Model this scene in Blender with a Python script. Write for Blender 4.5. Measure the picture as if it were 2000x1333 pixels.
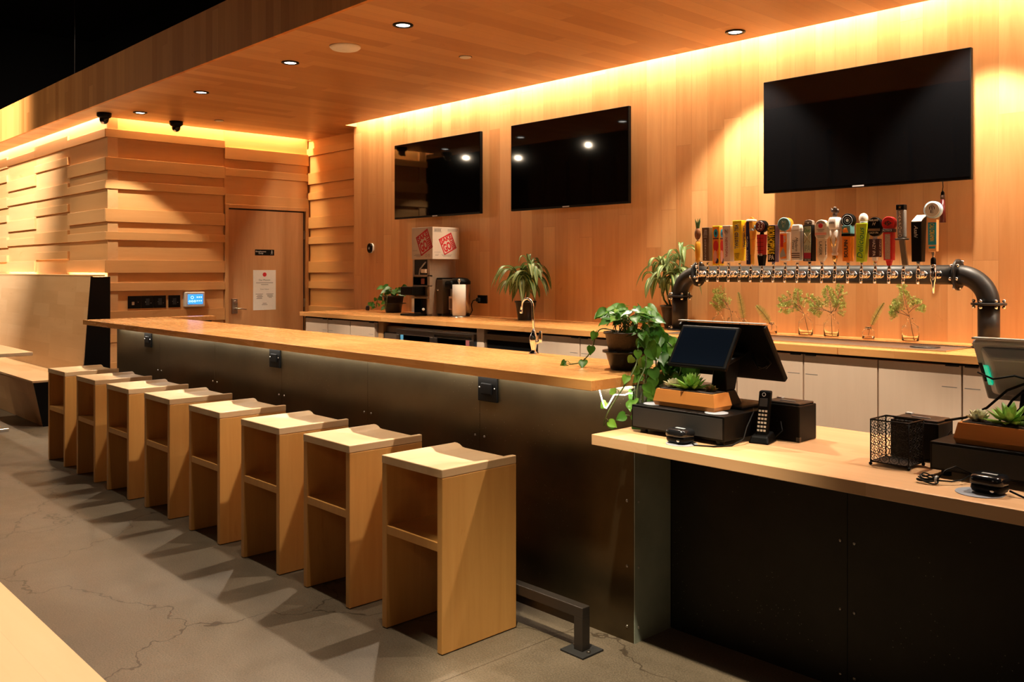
import bpy, bmesh, math, random
from mathutils import Vector, Matrix, Euler
random.seed(7)
R = math.radians
PI = math.pi
for o in list(bpy.data.objects):
    bpy.data.objects.remove(o)
scn = bpy.context.scene
col = scn.collection

# ------------------------------------------------------------------ camera, world, exposure
cam_d = bpy.data.cameras.new('camera')
cam = bpy.data.objects.new('camera', cam_d)
col.objects.link(cam)
cam.matrix_world = Matrix(((.6852, 0, .7284, 0), (.7284, 0, -.6852, 0), (0, 1, 0, 1.48), (0, 0, 0, 1)))
cam_d.sensor_width = 36
cam_d.lens = 1751.7 / 2000 * 36
cam_d.shift_y = -138.5 / 2000
cam_d.clip_start = .05
cam_d.clip_end = 60
scn.camera = cam
scn.view_settings.view_transform = 'Standard'
scn.view_settings.look = 'None'
scn.view_settings.gamma = 1
scn.view_settings.exposure = 0.74
scn.view_settings.use_curve_mapping = False
w = bpy.data.worlds.new('world')
scn.world = w
w.use_nodes = True
w.node_tree.nodes['Background'].inputs[0].default_value = (.9, .7, .5, 1)
w.node_tree.nodes['Background'].inputs[1].default_value = .012


def light(name, kind, loc, energy, color=(1, 1, 1), direction=(0, 0, -1), size=.1, size_y=None, spot=70, blend=.3, roll=None):
    d = bpy.data.lights.new(name, kind)
    d.energy = energy
    d.color = color
    if kind == 'AREA':
        d.shape = 'RECTANGLE' if size_y else 'SQUARE'
        d.size = size
        if size_y:
            d.size_y = size_y
    else:
        d.shadow_soft_size = size
    if kind == 'SPOT':
        d.spot_size = R(spot)
        d.spot_blend = blend
    o = bpy.data.objects.new(name, d)
    col.objects.link(o)
    z = -Vector(direction).normalized()
    if roll == 'X':      # the long side runs along world X
        x = Vector((1, 0, 0))
        y = z.cross(x).normalized()
        x = y.cross(z)
    elif roll == 'Y':
        x = Vector((0, 1, 0))
        y = z.cross(x).normalized()
        x = y.cross(z)
    else:
        q = (-z).to_track_quat('-Z', 'Y')
        o.rotation_euler = q.to_euler()
        o.location = loc
        return o
    o.matrix_world = Matrix(((x.x, y.x, z.x, loc[0]), (x.y, y.y, z.y, loc[1]), (x.z, y.z, z.z, loc[2]), (0, 0, 0, 1)))
    return o


WARM = (1, .82, .57)
NEUT = (1, .86, .68)
# recessed downlights over the stools and the far passage, and over the back counter
DOWN_A = [-8.752, -7.39, -5.888, -4.506, -3.12, -1.72, -.32, 1.1]
DOWN_B = [-3.187, -1.79, -.4, 1.0]
for x in DOWN_A:
    light('downlight_beam', 'SPOT', (x, 3.313, 2.97), 60 if x < -8 else (85 if x < -7 else (145 if x < -2.5 else 92)), NEUT, size=.025, spot=88, blend=.22)
for x in DOWN_B:
    light('downlight_beam', 'SPOT', (x, 4.951, 2.97), 120, NEUT, size=.03, spot=90, blend=.45)
# coves: LED strips in the slots between ceiling and walls
light('cove_led', 'AREA', (-1.05, 5.235, 3.17), 205, WARM, (0, .25, -1), 14.0, .05, roll='X')
light('cove_led', 'AREA', (-9.28, 4.36, 3.15), 34, (1, .70, .34), (-.2, 0, -1), 2.2, .05, roll='Y')
light('cove_led', 'AREA', (-12.4, 3.16, 3.15), 90, (1, .80, .52), (0, .2, -1), 6.2, .05, roll='X')
light('bench_led', 'AREA', (-12.4, 3.178, 1.36), 60, (1, .72, .40), (0, .15, 1), 6.2, .03, roll='X')
# LED strip under the bar top and above the lower counter front
light('under_bar_led', 'AREA', (-5.05, 2.742, 1.008), 13, (1, .93, .80), (0, 1, -.5), 5.5, .015, roll='X')
# track heads high over the hall, hall lamps and added fill lights
for x in (-9.5, -6.5, -3.5, -.5):
    light('track_or_fill_spot', 'SPOT', (x, 3.42, 5.0), 120, (1, .76, .54), (0, -.55, -1), size=.12, spot=120, blend=.6)
light('track_or_fill_spot', 'SPOT', (-9.6, .2, 4.6), 2300, (1, .90, .78), (-4.3, 3.0, -2.30), size=.08, spot=68, blend=1.0)
light('track_or_fill_spot', 'SPOT', (-1.6, 1.25, 4.6), 950, (1, .86, .60), (-.09, .25, -1), size=.06, spot=22, blend=.7)
light('track_or_fill_spot', 'SPOT', (-2.2, .0, 4.4), 420, (1, .82, .60), (0, .06, -1), size=.06, spot=46, blend=.9)
light('track_or_fill_spot', 'SPOT', (-9.8, 1.4, 4.4), 200, (1, .80, .56), (0, .2, -1), size=.08, spot=75, blend=.7)
for (x, y, z) in ((-12.67, -.35, 3.56), (-9.64, -.35, 3.49), (-11.27, -.35, 3.43), (-1.2, -2.2, 3.2), (2.4, -1.4, 3.2)):  # the last two are unseen fill lamps, added to brighten the near scene
    light('hall_or_fill_lamp', 'POINT', (x, y, z), 22 if x < -5 else 12, (1, .80, .56), size=.012)
for x in (-5.0, -3.6, -2.6):  # three fill spots, added to brighten the backs of the seats
    light('track_or_fill_spot', 'SPOT', (x, 1.95, 5.0), 140, (1, .84, .62), (0, .04, -1), size=.05, spot=40, blend=.8)


# ------------------------------------------------------------------ materials
MATS = {}


def nt(name):
    m = bpy.data.materials.new(name)
    m.use_nodes = True
    t = m.node_tree
    b = t.nodes['Principled BSDF']
    return m, t, b


def N(t, kind, **kw):
    n = t.nodes.new(kind)
    for k, v in kw.items():
        if k.startswith('i_'):
            n.inputs[k[2:].replace('_', ' ')].default_value = v
        else:
            setattr(n, k, v)
    return n


def L(t, a, b):
    t.links.new(a, b)


def M(t, op, a, b=None, c=None):
    n = t.nodes.new('ShaderNodeMath')
    n.operation = op
    for i, q in enumerate((a, b, c)):
        if q is None:
            continue
        if isinstance(q, (int, float)):
            n.inputs[i].default_value = q
        else:
            t.links.new(q, n.inputs[i])
    return n.outputs[0]


def plain(name, c, rough=.5, metal=0, noise=0.0, emit=None, spec=.5, coat=0, nscale=30, trans=0, ior=1.45, bump=0):
    if name in MATS:
        return MATS[name]
    m, t, b = nt(name)
    b.inputs['Base Color'].default_value = (*c, 1)
    b.inputs['Roughness'].default_value = rough
    b.inputs['Metallic'].default_value = metal
    b.inputs['Specular IOR Level'].default_value = spec
    b.inputs['Coat Weight'].default_value = coat
    b.inputs['IOR'].default_value = ior
    b.inputs['Transmission Weight'].default_value = trans
    tc = N(t, 'ShaderNodeTexCoord')
    ns = N(t, 'ShaderNodeTexNoise', i_Scale=nscale, i_Detail=3.0)
    L(t, tc.outputs['Object'], ns.inputs['Vector'])
    amt = noise if noise else .06
    mr = N(t, 'ShaderNodeMapRange')
    mr.inputs['To Min'].default_value = 1 - amt
    mr.inputs['To Max'].default_value = 1 + amt
    L(t, ns.outputs['Fac'], mr.inputs['Value'])
    mx = N(t, 'ShaderNodeVectorMath', operation='SCALE')
    mx.inputs[0].default_value = c
    L(t, mr.outputs[0], mx.inputs['Scale'])
    L(t, mx.outputs[0], b.inputs['Base Color'])
    if bump:
        bp = N(t, 'ShaderNodeBump', i_Strength=bump, i_Distance=.002)
        L(t, ns.outputs['Fac'], bp.inputs['Height'])
        L(t, bp.outputs[0], b.inputs['Normal'])
    if emit:
        b.inputs['Emission Color'].default_value = (*emit[0], 1)
        b.inputs['Emission Strength'].default_value = emit[1]
    MATS[name] = m
    return m


def wood(name, dark, light_, LA='X', WA='Y', pw=.13, pl=1.4, rough=.42, var=.55, grain=.45, seam=.0012, knots=.5, rnd=False, coat=0, spec=.4, tintamt=.5, seamdark=.28):
    """boards running along axis LA, laid side by side along axis WA"""
    m, t, b = nt(name)
    tc = N(t, 'ShaderNodeTexCoord')
    vec = tc.outputs['Object']
    if rnd:
        oi = N(t, 'ShaderNodeObjectInfo')
        k = M(t, 'MULTIPLY', oi.outputs['Random'], 23.0)
        va = N(t, 'ShaderNodeVectorMath', operation='ADD')
        L(t, vec, va.inputs[0])
        L(t, k, va.inputs[1])
        vec = va.outputs[0]
    sp = N(t, 'ShaderNodeSeparateXYZ')
    L(t, vec, sp.inputs[0])
    TA = [a for a in 'XYZ' if a not in (LA, WA)][0]
    row = M(t, 'FLOOR', M(t, 'DIVIDE', sp.outputs[WA], pw))
    wn = N(t, 'ShaderNodeTexWhiteNoise', noise_dimensions='1D')
    L(t, row, wn.inputs['W'])
    cb = N(t, 'ShaderNodeCombineXYZ')
    L(t, M(t, 'MULTIPLY_ADD', wn.outputs['Value'], pl * 7.3, sp.outputs[LA]), cb.inputs[0])
    L(t, sp.outputs[WA], cb.inputs[1])
    br = N(t, 'ShaderNodeTexBrick', offset=0.0, offset_frequency=2, squash=1.0)
    br.inputs['Color1'].default_value = (0, 0, 0, 1)
    br.inputs['Color2'].default_value = (1, 1, 1, 1)
    br.inputs['Mortar'].default_value = (.5, .5, .5, 1)
    br.inputs['Scale'].default_value = 1
    br.inputs['Mortar Size'].default_value = seam
    br.inputs['Mortar Smooth'].default_value = 0
    br.inputs['Bias'].default_value = 0
    br.inputs['Brick Width'].default_value = pl
    br.inputs['Row Height'].default_value = pw
    L(t, cb.outputs[0], br.inputs['Vector'])
    bv = N(t, 'ShaderNodeRGBToBW')
    L(t, br.outputs['Color'], bv.inputs[0])
    shift = M(t, 'MULTIPLY', bv.outputs[0], 9.7)
    at = N(t, 'ShaderNodeAttribute', attribute_name='tint')
    shift2 = M(t, 'MULTIPLY_ADD', at.outputs['Fac'], 13.3, shift)
    c2 = N(t, 'ShaderNodeCombineXYZ')
    L(t, M(t, 'ADD', M(t, 'MULTIPLY', sp.outputs[LA], 1.1), shift2), c2.inputs[0])
    L(t, M(t, 'ADD', M(t, 'MULTIPLY', sp.outputs[WA], 14.0), shift2), c2.inputs[1])
    L(t, M(t, 'MULTIPLY', sp.outputs[TA], 14.0), c2.inputs[2])
    n1 = N(t, 'ShaderNodeTexNoise', i_Scale=1.6, i_Detail=5.0, i_Roughness=.62, i_Distortion=.6)
    L(t, c2.outputs[0], n1.inputs['Vector'])
    c3 = N(t, 'ShaderNodeCombineXYZ')
    L(t, M(t, 'ADD', M(t, 'MULTIPLY', sp.outputs[LA], 1.7), shift2), c3.inputs[0])
    L(t, M(t, 'ADD', M(t, 'MULTIPLY', sp.outputs[WA], 5.0), shift2), c3.inputs[1])
    L(t, M(t, 'MULTIPLY', sp.outputs[TA], 5.0), c3.inputs[2])
    n2 = N(t, 'ShaderNodeTexNoise', i_Scale=1.5, i_Detail=4.0, i_Roughness=.6, i_Distortion=1.4)
    L(t, c3.outputs[0], n2.inputs['Vector'])
    v = M(t, 'MULTIPLY', M(t, 'SUBTRACT', bv.outputs[0], .5), var)
    v = M(t, 'MULTIPLY_ADD', M(t, 'SUBTRACT', n1.outputs['Fac'], .5), grain * 2, v)
    v = M(t, 'MULTIPLY_ADD', at.outputs['Fac'], tintamt, v)
    v = M(t, 'ADD', v, .5)
    kn = N(t, 'ShaderNodeMapRange')
    kn.inputs['From Min'].default_value = .66
    kn.inputs['From Max'].default_value = .80
    kn.inputs['To Min'].default_value = 0
    kn.inputs['To Max'].default_value = knots
    L(t, n2.outputs['Fac'], kn.inputs['Value'])
    v = M(t, 'SUBTRACT', v, kn.outputs[0])
    mx = N(t, 'ShaderNodeMix', data_type='RGBA', clamp_factor=True)
    mx.inputs[6].default_value = (*dark, 1)
    mx.inputs[7].default_value = (*light_, 1)
    L(t, v, mx.inputs[0])
    m2 = N(t, 'ShaderNodeMix', data_type='RGBA', blend_type='MULTIPLY')
    L(t, M(t, 'MULTIPLY', br.outputs['Fac'], seamdark), m2.inputs[0])
    L(t, mx.outputs[2], m2.inputs[6])
    m2.inputs[7].default_value = (.25, .14, .06, 1)
    L(t, m2.outputs[2], b.inputs['Base Color'])
    rr = M(t, 'MULTIPLY_ADD', n1.outputs['Fac'], .18, rough - .09)
    L(t, rr, b.inputs['Roughness'])
    b.inputs['Specular IOR Level'].default_value = spec
    b.inputs['Coat Weight'].default_value = coat
    b.inputs['Coat Roughness'].default_value = .16
    bp = N(t, 'ShaderNodeBump', i_Strength=.08, i_Distance=.002)
    L(t, n1.outputs['Fac'], bp.inputs['Height'])
    L(t, bp.outputs[0], b.inputs['Normal'])
    MATS[name] = m
    return m


OD, OL = (.52, .225, .072), (.74, .40, .165)
W_WALL = wood('maple_boards_upright', OD, OL, 'Z', 'X', .135, 1.5, rough=.42, var=.62, grain=.42, knots=.5)
W_CEIL = wood('maple_boards_ceiling', (.40, .175, .055), (.60, .31, .125), 'Y', 'X', .13, 1.1, rough=.45, var=.7, grain=.4)
W_FASC = wood('maple_boards_fascia', (.46, .165, .036), (.70, .31, .090), 'Z', 'X', .10, 3.0, rough=.6, var=.6, grain=.3, spec=.12)
W_BRDY = wood('maple_planks_end_wall', (.60, .29, .09), (.78, .44, .18), 'Y', 'Z', 5.0, 30.0, rough=.45, var=0, grain=.3, tintamt=.6)
W_BRDX = wood('maple_planks_side_wall', (.60, .31, .11), (.78, .46, .22), 'X', 'Z', 5.0, 30.0, rough=.42, var=0, grain=.3, tintamt=.6)
W_DOOR = wood('birch_door_veneer', (.44, .20, .075), (.62, .33, .15), 'Z', 'Y', .235, 9.0, rough=.4, var=.35, grain=.5, seam=0)
W_TRIM = wood('door_frame_wood', (.50, .24, .08), (.66, .36, .15), 'Z', 'Y', 5, 9.0, rough=.4, var=0, grain=.3)
W_BAR = wood('butcher_block', (.56, .245, .070), (.73, .36, .12), 'X', 'Y', .042, .9, rough=.27, var=.4, grain=.3, seam=.0004, knots=.3, coat=.25, seamdark=.3)
W_LOW = wood('butcher_block_pale', (.62, .34, .16), (.80, .49, .265), 'X', 'Y', .042, .8, rough=.34, var=.45, grain=.3, seam=.0004, knots=.3, coat=.15, seamdark=.3)
W_STOOL = wood('stool_maple_panel', (.58, .255, .060), (.78, .405, .120), 'Z', 'Y', .5, 5, rough=.38, var=.2, grain=.45, seam=0, rnd=True, knots=.7)
W_SEAT = wood('stool_maple_seat', (.70, .43, .21), (.88, .63, .38), 'Y', 'X', .14, 5, rough=.36, var=.35, grain=.35, seam=.0003, rnd=True, knots=.3)
W_BENCH = wood('bench_maple', (.58, .33, .15), (.74, .48, .26), 'X', 'Z', .14, .55, rough=.4, var=.5, grain=.35, seam=.0003)
W_TABLE = wood('table_maple', (.70, .49, .28), (.84, .64, .41), 'X', 'Y', .16, 2.2, rough=.33, var=.4, grain=.35, seam=.0003, coat=.2)
W_CAB = wood('cabinet_pale_maple', (.62, .45, .32), (.74, .57, .42), 'Z', 'X', .6, 5, rough=.42, var=.2, grain=.35, seam=0, knots=.4, rnd=True)
W_PLANT = wood('planter_wood', (.50, .17, .035), (.64, .26, .06), 'X', 'Z', .5, 5, rough=.5, var=0, grain=.35, seam=0, rnd=True)


def steel_panel(name, c=(.055, .045, .032), rough=.36, metal=.85, spk=.5):
    m, t, b = nt(name)
    tc = N(t, 'ShaderNodeTexCoord')
    n1 = N(t, 'ShaderNodeTexNoise', i_Scale=1.7, i_Detail=5.0, i_Roughness=.6)
    L(t, tc.outputs['Object'], n1.inputs['Vector'])
    n2 = N(t, 'ShaderNodeTexNoise', i_Scale=60.0, i_Detail=3.0)
    L(t, tc.outputs['Object'], n2.inputs['Vector'])
    n3 = N(t, 'ShaderNodeTexNoise', i_Scale=3.0, i_Detail=2.0)
    L(t, tc.outputs['Object'], n3.inputs['Vector'])
    vo = N(t, 'ShaderNodeTexVoronoi', i_Scale=55.0)
    L(t, tc.outputs['Object'], vo.inputs['Vector'])
    dot = M(t, 'LESS_THAN', vo.outputs['Distance'], .09)
    msk = M(t, 'GREATER_THAN', n3.outputs['Fac'], .56)
    dots = M(t, 'MULTIPLY', M(t, 'MULTIPLY', dot, msk), spk)
    a = M(t, 'MULTIPLY_ADD', n1.outputs['Fac'], 1.4, .3)
    sc = N(t, 'ShaderNodeVectorMath', operation='SCALE')
    sc.inputs[0].default_value = c
    L(t, a, sc.inputs['Scale'])
    mx = N(t, 'ShaderNodeMix', data_type='RGBA')
    L(t, dots, mx.inputs[0])
    L(t, sc.outputs[0], mx.inputs[6])
    mx.inputs[7].default_value = (.5, .42, .3, 1)
    L(t, mx.outputs[2], b.inputs['Base Color'])
    b.inputs['Metallic'].default_value = metal
    rr = M(t, 'MULTIPLY_ADD', n1.outputs['Fac'], .22, rough - .11)
    rr = M(t, 'MULTIPLY_ADD', n2.outputs['Fac'], .06, rr)
    L(t, rr, b.inputs['Roughness'])
    MATS[name] = m
    return m


STEEL = steel_panel('blackened_steel_panel', (.105, .078, .042), .30)
STEEL2 = steel_panel('blackened_steel_dark', (.035, .030, .024), .45, spk=.35)
STEEL3 = steel_panel('raw_steel_green_grey', (.40, .44, .36), .42, metal=.35)
BLACK = plain('black_plastic', (.0025, .0022, .002), .42, spec=.16)
BLACKM = plain('black_matte', (.014, .013, .013), .7)
BLACKS = plain('black_satin_metal', (.060, .048, .040), .36, .6)
PIPE = plain('black_powder_coat_pipe', (.022, .021, .021), .42, .3)
GLOSS = plain('black_screen_glass', (.003, .003, .0035), .035, spec=.5, noise=.02)
SCREEN = plain('tablet_screen_glass', (.004, .007, .014), .12, noise=.02)
CHROME = plain('chrome', (.80, .84, .90), .12, 1, noise=.02)
STAIN = plain('brushed_stainless', (.50, .45, .40), .3, 1, noise=.08, nscale=120)
SILVER = plain('silver_plastic', (.72, .72, .72), .35, .2)
GREYP = plain('grey_plastic_housing', (.38, .39, .40), .4)
WHITE = plain('white_plastic', (.78, .76, .72), .4)
PAPER = plain('white_paper', (.76, .70, .64), .8)
CARD = plain('white_cardboard', (.62, .53, .45), .85)
INK = plain('black_ink', (.02, .018, .018), .7)
GREYINK = plain('grey_ink', (.22, .19, .17), .7)
RED = plain('red_ink', (.55, .012, .02), .6)
REDP = plain('red_enamel', (.55, .02, .02), .4)
CREAM = plain('white_enamel', (.80, .74, .66), .35)
YELL = plain('yellow_enamel', (.90, .66, .02), .35)
ORNG = plain('orange_enamel', (.85, .24, .02), .35)
AMBER = plain('amber_lacquer_wood', (.80, .36, .03), .3)
BROWN = plain('brown_stained_wood', (.13, .075, .045), .5)
PINE = plain('pineapple_brown', (.22, .075, .02), .5, bump=.6, nscale=300, noise=.5)
PINEG = plain('pineapple_leaf_green', (.10, .20, .07), .5)
TEAL = plain('teal_enamel', (.10, .24, .26), .4)
BLUE = plain('sky_blue_enamel', (.02, .34, .55), .35)
LBLUE = plain('pale_blue_enamel', (.35, .55, .72), .35)
NAVY = plain('navy_enamel', (.015, .015, .08), .35)
GOLD = plain('gold_trim', (.75, .50, .18), .25, .9)
LIME = plain('lime_green_enamel', (.50, .68, .02), .35)
DGREEN = plain('dark_green_ink', (.01, .16, .05), .5)
MAROON = plain('maroon_label', (.33, .015, .05), .4)
SAGE = plain('sage_label', (.42, .45, .32), .5)
PURP = plain('purple_pattern', (.16, .10, .16), .5, noise=.6, nscale=160)
PINKL = plain('pink_label_band', (.75, .35, .28), .5)
BEIGE = plain('beige_label', (.68, .58, .42), .5)
STEMM = plain('plant_stem', (.09, .13, .03), .6)
TWIG = plain('brown_twig', (.10, .06, .03), .7)
SOIL = plain('potting_soil', (.02, .012, .008), .9, noise=.5, nscale=90, bump=.8)
POTB = plain('black_plastic_pot', (.018, .015, .014), .35)
POTW = plain('dark_woven_pot', (.075, .05, .03), .6, noise=.5, nscale=260, bump=1.0)
CONC_PAD = plain('grey_felt_pad', (.26, .27, .31), .8)
RIVET = plain('steel_rivet', (.42, .38, .33), .3, 1)
GLASS = plain('clear_glass', (1, 1, 1), .0, spec=.5, trans=1, ior=1.25, noise=.001)
WATER = plain('water', (1, .93, .8), .0, trans=1, ior=1.2, noise=.001)
DKGLASS = plain('dark_fridge_glass', (.006, .006, .006), .08)
LENS = plain('lit_lamp_lens', (.9, .9, .9), .4, emit=((1, .93, .82), 9))
LEDM = plain('lit_led_strip', (.9, .9, .9), .4, emit=((1, .9, .76), 14))
LEDW = plain('lit_warm_led_tape', (.9, .8, .6), .4, emit=((1, .72, .38), 5))
GREENL = plain('green_status_light', (.0, .3, .2), .4, emit=((.0, .55, .28), .45))
PANELB = plain('lit_blue_touchscreen', (.02, .10, .4), .3, emit=((.03, .22, .85), 1.3))
PANELW = plain('lit_white_icon', (.8, .9, 1), .3, emit=((.6, .8, 1), 1.2))
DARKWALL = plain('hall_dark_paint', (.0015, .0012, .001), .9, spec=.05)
CAVITY = plain('cove_inside_paint', (.55, .36, .2), .8)
BRICKT = plain('terracotta_dark', (.10, .05, .03), .7)


def leaf_mat(name, c1, c2, rough=.35, trans=.25):
    m, t, b = nt(name)
    at = N(t, 'ShaderNodeAttribute', attribute_name='tint')
    mx = N(t, 'ShaderNodeMix', data_type='RGBA', clamp_factor=True)
    L(t, at.outputs['Fac'], mx.inputs[0])
    mx.inputs[6].default_value = (*c1, 1)
    mx.inputs[7].default_value = (*c2, 1)
    L(t, mx.outputs[2], b.inputs['Base Color'])
    b.inputs['Roughness'].default_value = rough
    tr = N(t, 'ShaderNodeBsdfTranslucent')
    L(t, mx.outputs[2], tr.inputs['Color'])
    ms = N(t, 'ShaderNodeMixShader')
    ms.inputs[0].default_value = trans
    out = [n for n in t.nodes if n.type == 'OUTPUT_MATERIAL'][0]
    L(t, b.outputs[0], ms.inputs[1])
    L(t, tr.outputs[0], ms.inputs[2])
    L(t, ms.outputs[0], out.inputs[0])
    MATS[name] = m
    return m


LEAF_P = leaf_mat('pothos_leaf', (.030, .15, .013), (.20, .42, .040), .36)
LEAF_D = leaf_mat('striped_leaf', (.045, .125, .018), (.60, .66, .30), .4)
LEAF_S = leaf_mat('succulent_leaf', (.16, .36, .04), (.48, .68, .20), .4)
LEAF_W = leaf_mat('pale_succulent_leaf', (.55, .52, .30), (.75, .72, .52), .45)
LEAF_R = leaf_mat('dark_succulent_leaf', (.10, .13, .02), (.26, .12, .05), .45)
LEAF_F = leaf_mat('sprig_leaf', (.28, .42, .06), (.72, .74, .24), .5)


def concrete():
    m, t, b = nt('polished_concrete')
    tc = N(t, 'ShaderNodeTexCoord')
    O = tc.outputs['Object']
    n1 = N(t, 'ShaderNodeTexNoise', i_Scale=.9, i_Detail=6.0, i_Roughness=.65)
    n2 = N(t, 'ShaderNodeTexNoise', i_Scale=7.0, i_Detail=6.0, i_Roughness=.7)
    n3 = N(t, 'ShaderNodeTexNoise', i_Scale=160.0, i_Detail=2.0)
    for n in (n1, n2, n3):
        L(t, O, n.inputs['Vector'])
    v = M(t, 'MULTIPLY_ADD', n1.outputs['Fac'], .9, -.25)
    v = M(t, 'MULTIPLY_ADD', n2.outputs['Fac'], .5, v)
    v = M(t, 'MULTIPLY_ADD', n3.outputs['Fac'], 1.3, M(t, 'SUBTRACT', v, .65))
    mx = N(t, 'ShaderNodeMix', data_type='RGBA', clamp_factor=True)
    mx.inputs[6].default_value = (.050, .037, .025, 1)
    mx.inputs[7].default_value = (.195, .150, .102, 1)
    L(t, v, mx.inputs[0])
    # cracks
    nd = N(t, 'ShaderNodeTexNoise', i_Scale=2.2, i_Detail=4.0, i_Roughness=.6)
    L(t, O, nd.inputs['Vector'])
    va = N(t, 'ShaderNodeVectorMath', operation='SCALE')
    L(t, nd.outputs['Color'], va.inputs[0])
    va.inputs['Scale'].default_value = .55
    vb = N(t, 'ShaderNodeVectorMath', operation='ADD')
    L(t, O, vb.inputs[0])
    L(t, va.outputs[0], vb.inputs[1])
    vo = N(t, 'ShaderNodeTexVoronoi', feature='DISTANCE_TO_EDGE', i_Scale=.62)
    L(t, vb.outputs[0], vo.inputs['Vector'])
    cr = M(t, 'LESS_THAN', vo.outputs['Distance'], .0028)
    sp = N(t, 'ShaderNodeSeparateXYZ')
    L(t, O, sp.inputs[0])
    joints = cr
    for x0 in (-2.52, -5.6, -8.7):
        j = M(t, 'LESS_THAN', M(t, 'ABSOLUTE', M(t, 'SUBTRACT', sp.outputs['X'], x0)), .0025)
        joints = M(t, 'MAXIMUM', joints, j)
    m2 = N(t, 'ShaderNodeMix', data_type='RGBA', blend_type='MULTIPLY')
    L(t, M(t, 'MULTIPLY', joints, .7), m2.inputs[0])
    L(t, mx.outputs[2], m2.inputs[6])
    m2.inputs[7].default_value = (.25, .2, .15, 1)
    L(t, m2.outputs[2], b.inputs['Base Color'])
    L(t, M(t, 'MULTIPLY_ADD', n2.outputs['Fac'], .35, .28), b.inputs['Roughness'])
    bp = N(t, 'ShaderNodeBump', i_Strength=.12, i_Distance=.003)
    L(t, n3.outputs['Fac'], bp.inputs['Height'])
    L(t, bp.outputs[0], b.inputs['Normal'])
    return m


CONC = concrete()


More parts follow.
